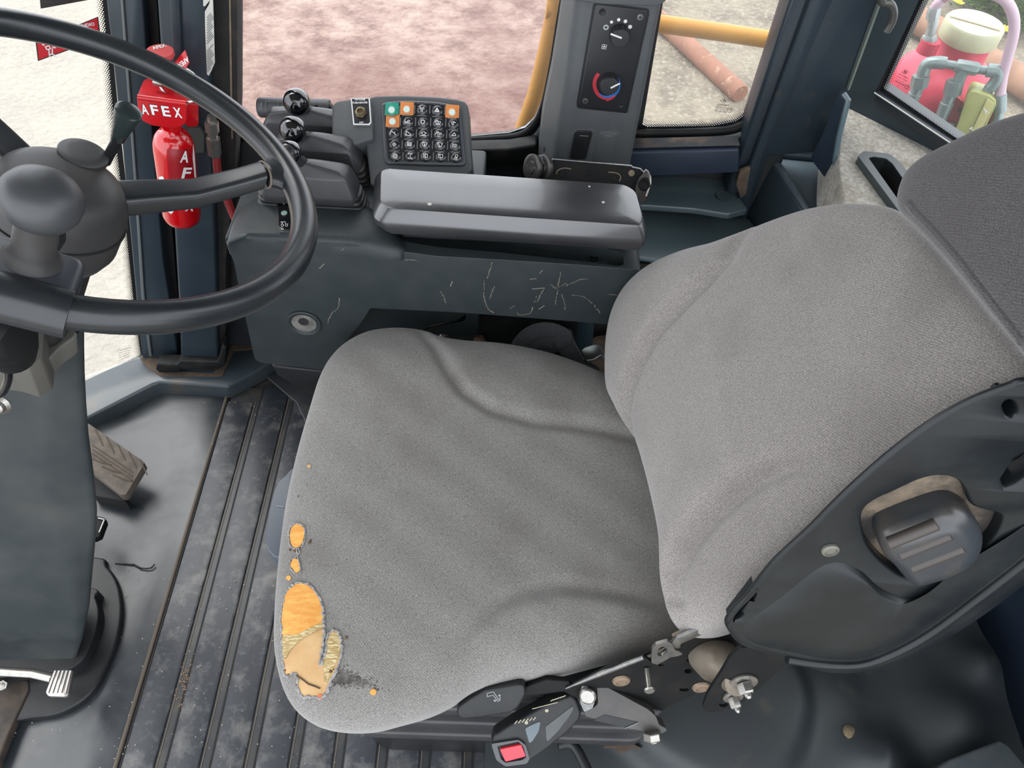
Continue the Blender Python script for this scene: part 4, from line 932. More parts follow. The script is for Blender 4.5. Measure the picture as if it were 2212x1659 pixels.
# column head, shown between wheel and shroud
ch = cs
secs = []
for t, r_ in [(.095, .036), (.12, .044), (.18, .044), (.235, .044), (.275, .04)]:
    c = CW - NW * t + V((-.022 - (t - .095) * .06, 0, 0)); u_, v_ = uw, vw
    secs.append(rnd([c + u_ * r_ + v_ * r_ * .9, c - u_ * r_ * 1.1 + v_ * r_ * .9, c - u_ * r_ * 1.1 - v_ * r_, c + u_ * r_ - v_ * r_], .02, 4))
obj('head_cover', loft(secs), mat('dusty_black', (26, 26, 27), .6, (58, 52, 44), 16, (.52, .75)), ch)
hp = W(118, 760, PZ(.735))
obj('lower_cover', slab3(WL(rpoly([(-60, 690), (96, 700), (92, 768), (88, 775), (60, 792), (20, 780), (-60, 770)], 5), PZ(.80)), V((-.01, 0, -.05)), w=.008), mat('lower_cover_m', (84, 82, 76), .6), ch)
obj('round_cover', slab3(WL(cpx([(20, 770), (60, 788), (95, 784), (130, 750), (165, 715), (60, 690), (0, 700)], 4), PZ(.775)), V((-.01, 0, -.03)), w=.006), mat('round_cover_m', (96, 94, 88), .6), ch)
# gear selector lever
PL_ = PY(.62)
gl = thing('gear_selector', 'short black tapered lever rising behind the steering wheel hub', 'lever', W(236, 336, PL_))
a_, b_, c_ = W(278, 240, PL_), W(254, 300, PL_), W(228, 350, PL_)
obj('stem', tube([c_, b_], .0048, 16), plastic_bk, gl)
bm = tube([b_ - (a_ - b_) * .02, b_, b_.lerp(a_, .35), b_.lerp(a_, .8), a_, a_ + (a_ - b_) * .04], [.0045, .0062, .0082, .0112, .0118, .0095], 24); obj('grip', bm, mat('lever_grip', (44, 54, 54), .22), gl, ang=60)
# lower stalk with glossy loop
PLs = PY(.40)
ls = thing('column_stalk', 'black rubber booted stalk at the left edge below the wheel', 'stalk', W(0, 760, PLs))
obj('boot', tube(WL([(-90, 680), (-10, 715), (8, 735), (22, 756), (32, 775)], PLs), [.030, .032, .026, .021, .016], 20), rubber, ls)
obj('loop', tube(cat(WL([(-20, 790), (6, 786), (16, 800), (16, 825), (4, 848), (-24, 862)], PLs), 5, False), .0036, 10), gloss, ls)
# ================================================================ fire extinguisher
PE = PY(.985)
top = W(371, 279, PE); bot = W(394, 474, PE); ax = (top - bot)
ext = thing('fire_extinguisher', 'small red fire suppression bottle with white lettering on the corner post', 'fire extinguisher', bot)
Rb = rpx(top.lerp(bot, .5), 41); H = ax.length; axn = ax.normalized()
prof = [(0, 0), (Rb * .7, .0005), (Rb * .93, .005), (Rb, .014), (Rb, H * .80), (Rb * .97, H * .86), (Rb * .86, H * .92), (Rb * .66, H * .965), (Rb * .46, H * .985), (Rb * .44, H + .004), (0, H + .004)]
bt = obj('bottle', lathe(prof, bot, axn, 48), mat('bottle_red', (205, 4, 16), .16, coat=.5), ext, ang=60)
bvE = BVHTree.FromPolygons([v.co for v in bt.data.vertices], [p.vertices[:] for p in bt.data.polygons])
def epatch(name, poly, off, m, parent, cuts=3): return patch(name, poly, bvE, off, m, parent, cuts)
lb = epatch('label', [(361, 322), (372, 322), (384, 323), (396, 322), (404, 320), (412, 318), (415, 350), (419, 390), (424, 430), (425, 446), (415, 450), (400, 452), (386, 453), (372, 452), (366, 400), (363, 360)], .0004, red_d, bt, 4); lb['label'] = 'dark red label with white capitals'
def bent_text(s, cx, cy, hw, hh, bv, m, parent, name='lettering', off=.0011, skew=0):
    q = on(bv, cx, cy, off)
    if not q: return
    P, n = q; a = on(bv, cx - hw, cy - hw * skew, off) or q; b = on(bv, cx + hw, cy + hw * skew, off) or q
    L = W(cx - hw, cy + hh - hw * skew, PN(P, n)); R = W(cx + hw, cy + hh + hw * skew, PN(P, n))
    return text(name, s, L, R, n, m, parent, lift=.0004, height=rpx(P, hh * 2) * 1.15)
for s, x, y in [('A', 397, 339), ('F', 400, 373), ('E', 403, 408), ('X', 408, 444)]: bent_text(s, x, y, 9, 12, bvE, white, lb)
epatch('white_panel', [(344, 382), (352, 380), (358, 392), (362, 420), (372, 440), (376, 455), (370, 462), (362, 456), (354, 440), (348, 410)], .0006, white, bt, 3)
epatch('white_panel', [(416, 310), (419, 330), (424, 400), (430, 440), (428, 450), (425, 440), (420, 390), (415, 340)], .0008, white, bt, 2)
bm = bmesh.new()
for k in range(5):
    q = [on(bvE, x, y, .0012) for x, y in [(362 + k * 1.6, 436 + k * 3), (370 + k * .8, 437 + k * 3)]]
    if all(q): ribbon([q[0][0], q[1][0]], q[0][1], .0009, .0002, bm)
obj('fine_print', bm, greyp, bt)
# red cover box
PK = PY(.955)
front = rpoly([(295, 209), (401, 223), (403, 262), (395, 272), (380, 277), (330, 272), (308, 262), (299, 245)], 6)
Fw = WL(front, PK)
obj('cover_front', slab3(Fw, V((0, .004, 0)), w=.0012), red, ext)
T0, T1 = W(296, 207, PK), W(401, 221, PK); bk_ = PY(1.035)
T2, T3 = W(430, 196, bk_), W(314, 160, bk_)
topq = [T0, T1, T1 + V((.012, .075, .010)), T0 + V((-.002, .075, .012))]
T2 = W(424, 176, PY(1.03)); T3 = W(313, 166, PY(1.03))
obj('cover_top', slab3(rnd([T0, T1, T2, T3], [.006, .004, .006, .02]), V((0, 0, -.003)), w=.001), red, ext)
obj('fold', tube([T0 + V((0, .002, -.003)), T1 + V((0, .002, -.003))], .0042, 12), red, ext)
sidep = [W(402, 223, PK), W(402, 268, PK), W(428, 272, PY(1.0)), W(428, 226, PY(1.0))]
PSd = P3(W(403, 225, PY(.975)), W(428, 228, PY(1.0)), W(405, 272, PY(.975)))
obj('cover_side', slab3(WL(rpoly([(402, 223), (428, 228), (429, 268), (424, 274), (404, 274), (402, 262)], 4), PSd), V((-.001, .004, 0)), w=.001), red, ext)
n_ = V((0, -1, 0))
obj('cover_back', slab3(WL([(318, 168), (428, 180), (428, 270), (318, 262)], PY(1.04)), V((0, .004, 0))), red, ext)
for s, x0, x1, y in [('A', 308, 323, 246), ('F', 329, 345, 247.5), ('E', 353, 370, 250), ('X', 378, 395, 253)]:
    t_ = text('lettering', s, W(x0, y, PK), W(x1, y + 2, PK), n_, white, ext, lift=.0006, height=rpx(W(x0, y, PK), 20) * 1.25)
    t_ = text('lettering_shadow', s, W(x0 - 1, y + 1.5, PK), W(x1 + 1, y + 3.5, PK), n_, ink, ext, lift=.0002, height=rpx(W(x0, y, PK), 22) * 1.25)
# plunger
pc = W(345, 110, PY(1.0)); pu = V((.06, 0, 1)).normalized(); R = rpx(pc, 29)
obj('plunger_knob', lathe([(R * .35, -.010), (R * .9, -.0085), (R, -.006), (R, -.0015), (R * .96, 0), (0, .0003)], pc, pu, 36), red_m, ext)
obj('plunger_stem', lathe([(R * .34, -.075), (R * .34, -.009)], pc, pu, 20), red_m, ext)
text('lettering', 'AFEX', W(332, 108, PN(pc + pu * .0004, pu)), W(361, 101, PN(pc, pu)), pu, white, ext, height=.008)
Pt = PN(W(390, 130, PY(1.0)), (-.3, -.8, .5))
tg = obj('tamper_tag', slab3(WL([(374, 138), (399, 108), (408, 136), (400, 148), (392, 150)], Pt), -toward(Pt) * .002, w=.0004), red, ext)
text('lettering', 'AFEX', W(405, 122, Pt), W(383, 139, Pt), toward(Pt), white, ext, lift=.0006)
Pr = PN(W(385, 190, PY(.985)), (-.25, -.35, .9)); c = W(386, 176, Pr)
obj('pull_ring', tube([W(388 + 50 * math.cos(a) * .98, 180 + 38 * math.sin(a) + 14 * math.cos(a), Pr) for a in [k * math.pi / 20 for k in range(40)]], .0017, 8, closed=True), mat('bright_ring', (215, 212, 205), .2, metal=.9), ext)
obj('pin_head', tube(WL([(332, 175), (352, 180)], PY(.985)), .006, 12), chrome, ext)
# hose and fitting
PHs = PY(1.02)
h_ = thing('red_hose', 'thin red hose hanging from a bare hex fitting beside the corner post', 'hose', W(500, 450, PHs))
obj('hose', tube(cat(WL([(467, 330), (470, 370), (478, 400), (488, 425), (500, 455), (520, 500)], PHs), 5, False), .0064, 12), mat('hose_red', (150, 40, 44), .5), h_)
obj('fitting', tube(WL([(456, 250), (457, 262), (457, 262.5), (459, 285), (459, 286), (460, 296), (460, 297), (464, 334), (464, 338)], PHs), [.006, .006, .0105, .0105, .0075, .0075, .0105, .0105, .007], 6), chrome, h_, ang=25)
obj('hook', tube(cat(WL([(463, 300), (466, 270), (466, 232)], PHs), 4, False), .001, 6), chrome, h_)
ms = obj('post_bracket', slab3(WL([(430, 276), (440, 290), (440, 330), (410, 330), (405, 276)], PY(1.04)), V((0, .008, 0))), mat('bracket_olive', (70, 76, 72), .6)); tag(ms, 'flat grey-green bracket behind the bottle neck', 'bracket')
# stickers on the corner glass
st = slab('warning_sticker', [(77, 92), (212, 36), (216, 66), (217, 84), (82, 132)], up(PWs, .003), .0006, ink, w=0)
tag(st, 'red fire warning sticker on the corner windscreen, half behind the rim', 'sticker')
slab('red_field', [(80, 94), (210, 38.5), (215, 82), (84, 129)], up(PWs, .0034), .0003, mat('sticker_red', (196, 14, 30), .5), st, w=0)
text('lettering', 'INCENDIO', W(155, 61, PWs), W(204, 52, PWs), toward(PWs), white, st, lift=.0044)
text('lettering', 'EN CASO DE', W(100, 88, PWs), W(150, 66, PWs), toward(PWs), white, st, lift=.0044)
bm = bmesh.new(); nW_ = toward(PWs)
ribbon(WL([(98, 101), (106, 99), (109, 105), (101, 107), (98, 101)], up(PWs, .004)), nW_, .0016, .0003, bm)
ribbon(WL([(106, 107), (106, 117), (113, 116), (113, 105)], up(PWs, .004)), nW_, .0016, .0003, bm)
ribbon(WL([(107, 124), (107, 119), (111, 117), (117, 118), (118, 122)], up(PWs, .004)), nW_, .0016, .0003, bm)
ribbon(WL([(113, 102), (120, 103)], up(PWs, .004)), nW_, .0016, .0003, bm)
obj('pictogram', bm, white, st)
bm = bmesh.new(); P = WL([(90, 97), (95, 93), (96, 99)], up(PWs, .004)); bm.faces.new([bm.verts.new(p) for p in P]); obj('arrow', bm, white, st)
st2 = slab('dark_sticker', [(80, -60), (190, -60), (192, 0), (88, 19)], up(PWs, .003), .0006, mat('sticker_dark', (44, 40, 38), .5, (70, 62, 56), 60, (.5, .7))); tag(st2, 'dark sticker corner at the top edge of the corner windscreen', 'sticker')
# ================================================================ control console
con = thing('control_console', 'long dark moulded armrest console with an open tray and scratches', 'console', (-.2, .9, .05))
YF = .79; PFc = PY(YF)
body = [(487, 521), (486, 512), (500, 516), (640, 524), (760, 529), (850, 541), (940, 553), (1080, 561), (1250, 572), (1378, 583), (1386, 589), (1384, 600), (1320, 696), (1312, 701), (1180, 690), (1000, 676), (800, 666), (786, 690), (700, 800), (562, 784), (550, 776), (520, 640), (506, 570)]
zt = lambda px, py: W(px, py, PFc).z
bw = WL(rpoly(body, 5), PFc)
bm = slab3(bw, V((0, .15, 0)), w=.010, seg=4)
cb = obj('console_body', bm, plastic, con, ang=50)
PTy = PZ(.664)
tray_px = rpoly([(826, 470), (1000, 480), (1340, 536), (1352, 546), (1352, 566), (1340, 569), (1080, 545), (860, 527), (836, 512), (828, 498)], [4, 4, 8, 8, 8, 8, 8, 16, 16, 8], 5)
tw = WL(tray_px, PTy); c = sum(tw, V()) / len(tw)
bm = loft([[p + V((0, 0, .05)) for p in tw], [c + (p - c) * .985 + V((0, 0, -.026)) for p in tw]]); 
cut(cb, bm)
sc_ = obj('tray_screw', lathe([(.0065, 0), (.006, .003), (.0045, .004), (.004, .002), (0, .002)], W(1282, 560, PZ(.638)), (0, 0, 1), 18), black, con)
obj('tray_boss', lathe([(.024, 0), (.022, .002), (.011, .0025), (.010, .001), (0, .001)], W(1282, 561, PZ(.6375)), (0, 0, 1), 28), plastic, con)
# pod in front of the levers
def hx(px, py, z): return W(px, py, PZ(z))
lo_ = [(490, 528), (500, 480), (527, 444), (565, 424), (600, 417), (660, 418), (726, 421), (766, 430), (800, 446), (836, 478), (870, 520), (862, 545), (760, 536), (640, 529), (520, 527)]
base = WL(cpx(lo_, 4), PZ(.672))
lo2 = [(498, 520), (512, 476), (536, 446), (568, 426), (602, 418), (660, 419), (722, 422), (758, 432), (786, 450), (812, 478), (826, 500), (800, 514), (740, 514), (640, 512), (540, 512)]
top_ = WL(cpx(lo2, 4), PZ(.683)); c = sum(top_, V()) / len(top_)
bb_ = [V((p.x, min(p.y + 0.0, 1.0), .655)) for p in base]
obj('front_pod', loft([bb_, base, [a.lerp(b, .55) + V((0, 0, .0015)) for a, b in zip(base, top_)], top_, [c + (p - c) * .8 + V((0, 0, .002)) for p in top_]]), plastic, con, ang=80)
PZr = PZ(.6865)
sp_ = obj('switch_panel', slab3(WL(rpoly([(597, 430), (634, 426), (640, 500), (606, 503), (598, 494)], 6), PZr), V((0, 0, -.004)), w=.0015), plastic_bk, con)
obj('panel_face', slab3(WL(rpoly([(601, 434), (632, 431), (636, 495), (609, 497), (602, 489)], 5), PZ(.6875)), V((0, 0, -.001)), w=.0003), gloss, sp_)
bm = disc(bmesh.new(), W(614, 461, PZ(.688)), (0, 0, 1), .0042, .0015); obj('lamp', bm, mat('lamp_green', (150, 176, 166), .3), sp_)
bm = bmesh.new()
for x, y in [(613, 441), (608, 480)]: disc(bm, W(x, y, PZ(.688)), (0, 0, 1), .0008)
P_ = PZ(.688); 
for dx in (0, 9): ribbon([W(610 + dx + 2.6 * math.cos(a), 486.5 + 2.6 * math.sin(a), P_) for a in [k * .7 for k in range(10)]], (0, 0, 1), .0006, .0002, bm)
ribbon(WL([(609, 484), (611, 479), (616, 479), (617, 484), (622, 484)], P_), (0, 0, 1), .0006, .0002, bm); obj('panel_icon', bm, white, sp_)
# round vent
vc = W(657, 698, PY(YF - .001)); R = rpx(vc, 37)
bm = lathe([(R, 0), (R, .0015), (R * .94, .0028), (R * .84, .0022), (R * .72, -.001), (R * .62, -.006)], vc, (0, -1, 0), 36); vt = obj('port_ring', bm, plastic, con)
obj('port_socket', lathe([(R * .72, .0008), (R * .60, .0014), (R * .52, .0006), (0, .0006)], vc, (0, -1, 0), 32), mat('socket_dust', (122, 120, 114), .7, (90, 88, 82), 60), vt)
disc_ = disc(bmesh.new(), vc + V((0, -.0016, R * .18)), (0, -1, 0), R * .30, .0004); obj('port_hole', disc_, void, vt)
# dark foot block that also stands for the shadow under the console
obj('console_foot_shade', slab3(WL([(586, 790), (700, 802), (700, 842), (640, 836), (600, 812)], PY(.83)), V((0, .12, 0)), w=.004), plastic_bk, con)
# scratches on the front
bm = bmesh.new(); sg_ = PY(YF - .0002); rg = random.Random(4)
lines = [[(1063, 568), (1058, 585), (1052, 602)], [(1046, 607), (1046, 622), (1045, 640), (1049, 655), (1056, 668), (1068, 676)], [(1068, 618), (1062, 632), (1057, 645)], [(977, 608), (973, 618)], [(952, 630), (958, 640), (963, 655)],
         [(1212, 583), (1208, 604), (1205, 625), (1201, 645), (1200, 658)], [(1190, 615), (1200, 622), (1212, 618), (1224, 612)], [(1176, 622), (1168, 636), (1160, 652)], [(1150, 624), (1176, 622)], [(1158, 640), (1150, 668), (1142, 678), (1122, 679), (1118, 674)],
         [(1222, 618), (1240, 610), (1252, 604), (1270, 603)], [(1212, 634), (1219, 652), (1221, 668)], [(1236, 638), (1258, 640), (1262, 642), (1280, 656), (1298, 677)], [(1258, 640), (1264, 652)], [(1145, 603), (1158, 602)], [(1166, 590), (1172, 584)], [(1316, 636), (1332, 637)], [(1164, 668), (1176, 660)], [(1102, 666), (1112, 660)],
         [(818, 554), (870, 560), (905, 563)], [(738, 541), (746, 534)], [(690, 580), (700, 570)], [(707, 700), (715, 680), (730, 665), (733, 645)], [(1196, 610), (1206, 634)]]
for ln in lines:
    P_ = [W(x + rg.uniform(-1, 1), y + rg.uniform(-1, 1), sg_) for x, y in cpx(ln, 6, False)] if len(ln) > 2 else WL(ln, sg_)
    for a, b in zip(P_, P_[1:]):
        if rg.random() < .88: ribbon([a, b], (0, -1, 0), rg.uniform(.0006, .0018), .00015, bm)
sc2 = obj('scratches', bm, mat('scratch', (120, 114, 104), .8), cb); sc2['kind'] = 'stuff'
# rear part carrying levers and key pad
pod = [(-.345, .86), (-.345, 1.03), (-.185, 1.035), (-.02, 1.035), (-.02, .86)]
obj('console_rear', slab3([V((x, y, .668)) for x, y in pod], V((0, 0, -.25)), w=.006), plastic, con)
# key pad housing
PKy = P3(W(835, 355, PY(.925)), W(1010, 355, PY(.925)), W(915, 212, PY(1.0))); nK = toward(PKy)
hou = [(800, 400), (788, 300), (785, 240), (790, 212), (812, 206), (870, 205), (940, 208), (985, 213), (1004, 218), (1011, 228), (1014, 300), (1020, 366), (990, 400)]
obj('keypad_housing', slab3(WL(rpoly(hou, 6), up(PKy, -.006)), -nK * .05, w=.006, seg=4), plastic_lt, con)
fr = rpoly([(822, 224), (835, 219), (880, 216), (940, 219), (985, 226), (996, 232), (1001, 290), (1006, 352), (1000, 358), (920, 357), (838, 354), (830, 350), (826, 290)], 5)
kp = thing('key_pad', 'black membrane key pad of five by five buttons, three orange and one green', 'key pad', W(918, 356, PKy))
obj('keypad_frame', slab3(WL(fr, PKy), -nK * .008, w=.0025, seg=3), mat('keypad_rim', (72, 76, 82), .3), kp)
fc = rpoly([(830, 226), (840, 223), (880, 221), (940, 224), (980, 230), (990, 236), (994, 290), (999, 346), (994, 350), (920, 349), (845, 346), (838, 343), (833, 290)], 4)
obj('keypad_face', slab3(WL(fc, up(PKy, .0008)), -nK * .002, w=.0004), mat('keypad_black', (26, 28, 32), .28), kp)
c00, c04, c40, c44 = V((846.6, 236.5)), V((977, 241.5)), V((854, 336.5)), V((985, 338.5))
def kc(i, j): a = c00.lerp(c04, j / 4); b = c40.lerp(c44, j / 4); q = a.lerp(b, i / 4); return q.x, q.y + 2.2 * (1 - ((j - 2) / 2) ** 2) * (-1.6 if i == 0 else -.4)
PKf = up(PKy, .001); dome_m = mat('key_dome', (34, 36, 40), .2); or_m = mat('key_orange', (214, 132, 66), .45); gr_m = mat('key_green', (30, 150, 126), .45); wt_m = mat('key_pale', (214, 232, 222), .4); led_m = mat('key_led', (96, 98, 102), .4)
def circ(r, n=9, a0=0, a1=6.2832, cx=0, cy=0): return [(cx + r * math.cos(a0 + (a1 - a0) * k / n), cy + r * math.sin(a0 + (a1 - a0) * k / n)) for k in range(n + 1)]
tri = lambda s, y=0: [(-s, -s * .7 + y), (s, -s * .7 + y), (0, s + y), (-s, -s * .7 + y)]
teeth = lambda r, n: [[(r * math.cos(a), r * math.sin(a)), (r * 1.35 * math.cos(a), r * 1.35 * math.sin(a))] for a in [2 * math.pi * k / n for k in range(n)]]
fan = [(-.8, .5), (0, .8), (.8, .5), (.4, -.5), (-.4, -.5), (-.8, .5)]
sq = [(-.6, -.4), (-.6, .6), (.6, .6), (.6, -.4), (-.6, -.4)]
icons = {(0, 2): [[(-.2, -.7), (-.2, .4), (-.7, .7)], [(.2, -.7), (.2, .4), (.7, .7)], [(-.4, .1), (-.8, .1)], [(.4, .1), (.8, .1)]], (0, 3): [tri(.7), tri(.35, -.05)],
 (1, 1): [[(-.9, -.5), (.9, -.5)], [(-.8, .5), (-.8, -.2), (-.2, -.2), (.2, .4), (.7, .2), (.3, -.2), (-.2, -.2)]], (1, 2): [circ(.5)] + teeth(.55, 9), (1, 3): [circ(.35, cx=-.25), circ(.35, cx=.45), [(-1, 0), (-.6, .6), (0, .6)], [(-.7, -.6), (.7, -.6)]], (1, 4): [[(-.2, .6), (-.5, .2), (0, -.6)], [(.3, .6), (0, 0), (.2, -.4)], [(0, .2), (.8, .2)]],
 (2, 0): [[(-.9, -.4), (-.6, .6), (.2, -.1), (.8, -.6)], [(.2, -.1), (.5, .3)]], (2, 1): [[(-.9, -.7), (-.6, -.3), (-.8, .6), (.2, 0), (.8, -.5)], [(-.9, -.7), (.8, -.7)]], (2, 2): [circ(.5), [(-.9, .1), (-.5, .1)], [(.5, .1), (.9, .1)], [(-.8, -.7), (.8, -.7)]], (2, 3): [circ(.3, cx=-.15), circ(.3, cx=.5), [(-1, -.2), (-.6, .5), (0, .5)], [(-.5, -.7), (.4, -.7)]], (2, 4): [[(-.7, -.4), (.1, .5), (.6, -.3), (-.7, -.4)]],
 (3, 0): [circ(.3)] + teeth(.4, 7), (3, 1): [sq, [(-.3, -.2), (-.3, .3)], [(0, -.2), (0, .3)], [(.3, -.2), (.3, .3)]], (3, 2): [fan, [(-.2, .6), (0, -.7)], [(.2, .3), (0, -.7)]], (3, 3): [fan, [(-.4, .6), (.1, -.7)]], (3, 4): [circ(.5, 8, -1.57, 1.57, cx=.1), [(.1, -.5), (.1, .5)], [(-.2, .4), (-.8, .4)], [(-.2, 0), (-.8, 0)], [(-.2, -.4), (-.8, -.4)]],
 (4, 0): [circ(.55), circ(.25)] + teeth(.6, 12), (4, 1): [[(-.4, .7), (.4, .7)], [(-.4, -.7), (.4, -.7)], [(0, .7), (0, -.7)], [(-.5, .9), (-.5, .4)], [(.5, .9), (.5, .4)], [(-.5, -.9), (-.5, -.4)], [(.5, -.9), (.5, -.4)]], (4, 2): [sq, [(0, .9), (0, -.8)], [(-.3, .3), (0, -.8)]], (4, 3): [sq, [(-.3, .5), (.1, -.8)]], (4, 4): [circ(.4, 9, 0, 6.28, .2, .3), [(-.2, -.1), (-.6, -.8)], [(.1, -.2), (-.1, -.8)], [(.4, -.2), (.3, -.8)]]}
uK = (W(977, 241, PKf) - W(846, 236, PKf)).normalized(); vK = nK.cross(uK)
for i in range(5):
    for j in range(5):
        px, py = kc(i, j); c = W(px, py, PKf)
        spec = (i, j) in ((0, 0), (0, 1), (0, 4), (1, 0)); 
        if spec:
            k_ = obj('key', slab3([c + uK * a + vK * b for a, b in [(-.0098, -.0088), (.0098, -.0088), (.0098, .0098), (-.0098, .0098)]], nK * .0006, w=.0002), gr_m if (i, j) == (0, 0) else or_m, kp, label='green key' if (i, j) == (0, 0) else 'orange key')
            obj('key_dome', lathe([(.0074, 0), (.006, .0016), (.003, .0024), (0, .0026)], c - vK * .0015 + nK * .0005, nK, 20), gr_m if (i, j) == (0, 0) else or_m, k_)
            obj('key_icon', lathe([(.0048, 0), (.0045, .0007), (0, .001)], c - vK * .0015 + nK * .0022, nK, 16), wt_m, k_)
        else:
            k_ = obj('key', lathe([(.0078, 0), (.0064, .0012), (.0034, .0021), (0, .0024)], c - vK * .001, nK, 20), dome_m, kp)
            bm = bmesh.new()
            for ln in icons.get((i, j), []):
                ribbon([c - vK * .001 + (uK * a + vK * b) * .0048 + nK * .0021 for a, b in ln], nK, .0008, .0003, bm)
            obj('key_icon', bm, white, k_)
bm = bmesh.new(); b2_ = bmesh.new()
for i in range(5):
    for j in range(5):
        px, py = kc(i, j); c = W(px, py, PKf)
        if i < 4 : ribbon([c - vK * .0098 - uK * .006, c - vK * .0098 + uK * .006], nK, .0013, .0009, bm)
        if j < 4 : ribbon([c + uK * .0112 - vK * .006, c + uK * .0112 + vK * .005], nK, .0013, .0009, bm)
        for a in ((-.0045, .0045) if (i + j) % 2 else (-.005, 0, .005)): disc(b2_, c + vK * .0078 + uK * a, nK, .0008, .0003, 8)
obj('key_dividers', bm, mat('divider_grey', (104, 106, 104), .5), kp)['kind'] = 'stuff'
obj('indicator_lights', b2_, led_m, kp)['kind'] = 'stuff'
# label plate with toggle socket
PHl = P3(W(760, 268, PY(.965)), W(802, 268, PY(.965)), W(780, 212, PY(1.0))); nH = toward(PHl)
obj('switch_housing', slab3(WL(rpoly([(716, 226), (728, 216), (760, 212), (800, 214), (806, 240), (806, 300), (740, 320), (716, 300)], 6), up(PHl, -.004)), -nH * .05, w=.005), plastic_lt, con)
hl = thing('heater_switch', 'black label plate with a brass nut switch beside the key pad', 'switch', W(780, 268, PHl))
obj('plate_border', slab3(WL([(757.5, 212), (798.5, 211.5), (802, 264), (798, 269.5), (763, 269)], PHl), -nH * .002), white, hl)
obj('plate_face', slab3(WL([(760, 213.5), (796, 213), (799.5, 263), (796, 267), (765.5, 266.5)], up(PHl, .0003)), -nH * .002), mat('plate_black', (24, 25, 32), .35), hl)
text('lettering', 'HOTLINE', W(766.5, 217.5, PHl), W(789, 217.5, PHl), nH, white, hl, lift=.0008)
text('lettering', 'FUELHEATER', W(762, 224.5, PHl), W(794.5, 224, PHl), nH, white, hl, lift=.0008)
text('lettering', 'OFF', W(776, 267, PHl), W(785, 267, PHl), nH, white, hl, lift=.0008)
c = W(779.5, 244, up(PHl, .0003)); bm = hexnut(c, nH, .0085, .003); lathe([(.0060, .002), (.0060, .0065), (.0050, .007), (.0040, .007), (.0036, .003), (0, .003)], c, nH, 20, bm); obj('nut', bm, mat('brass_nut', (140, 128, 100), .35, metal=.7), hl, ang=30)
text('lettering', 'ON', W(776, 231, PHl), W(782, 231, PHl), nH, white, hl, lift=.0008) if False else None
# ================================================================ armrest
PAt = PZ(.742)
top_px = rpoly([(822, 361), (1350, 397), (1374, 412), (1390, 470), (1386, 487), (840, 450), (820, 438)], [16, 22, 10, 12, 10, 14, 14], 5)
Tw = WL(top_px, PAt); c = sum(Tw, V()) / len(Tw); hxm = max(abs(p.x - c.x) for p in Tw); hym = max(abs(p.y - c.y) for p in Tw)
def grow(d, z): return [V((c.x + (p.x - c.x) * (1 + d / hxm), c.y + (p.y - c.y) * (1 + d / hym), z)) for p in Tw]
am = thing('armrest', 'long black padded armrest with a worn shiny top', 'armrest', (c.x, c.y, .69))
obj('armrest_pad', loft([grow(-.014, .692), grow(.002, .700), grow(.010, .712), grow(.011, .722), grow(.009, .7265), grow(.002, .738), grow(-.001, .7412), grow(-.004, .742), grow(-.03, .7424)]), mat('armrest_skin', (38, 39, 42), .3, (50, 50, 54), 9, (.4, .7), bump=.12, bscale=700, dist=.0003, rvar=.1, spec=1.0, coat=.45), am, ang=28)
obj('slide_base', slab3([V((c.x - hxm * .85, c.y - hym * .2, .692)), V((c.x + hxm * .8, c.y - hym * .2, .692)), V((c.x + hxm * .8, c.y + hym * .9, .692)), V((c.x - hxm * .85, c.y + hym * .9, .692))], V((0, 0, -.02)), w=.003), plastic_bk, am)
bm = bmesh.new()
for x, y, r_ in [(928, 441, .003), (1303, 437, .0022), (1273, 403, .0016)]: disc(bm, W(x, y, PZ(.7424)), (0, 0, 1), r_, .0003, 8)
sp2 = obj('paint_flecks', bm, whiter, am); sp2['kind'] = 'stuff'
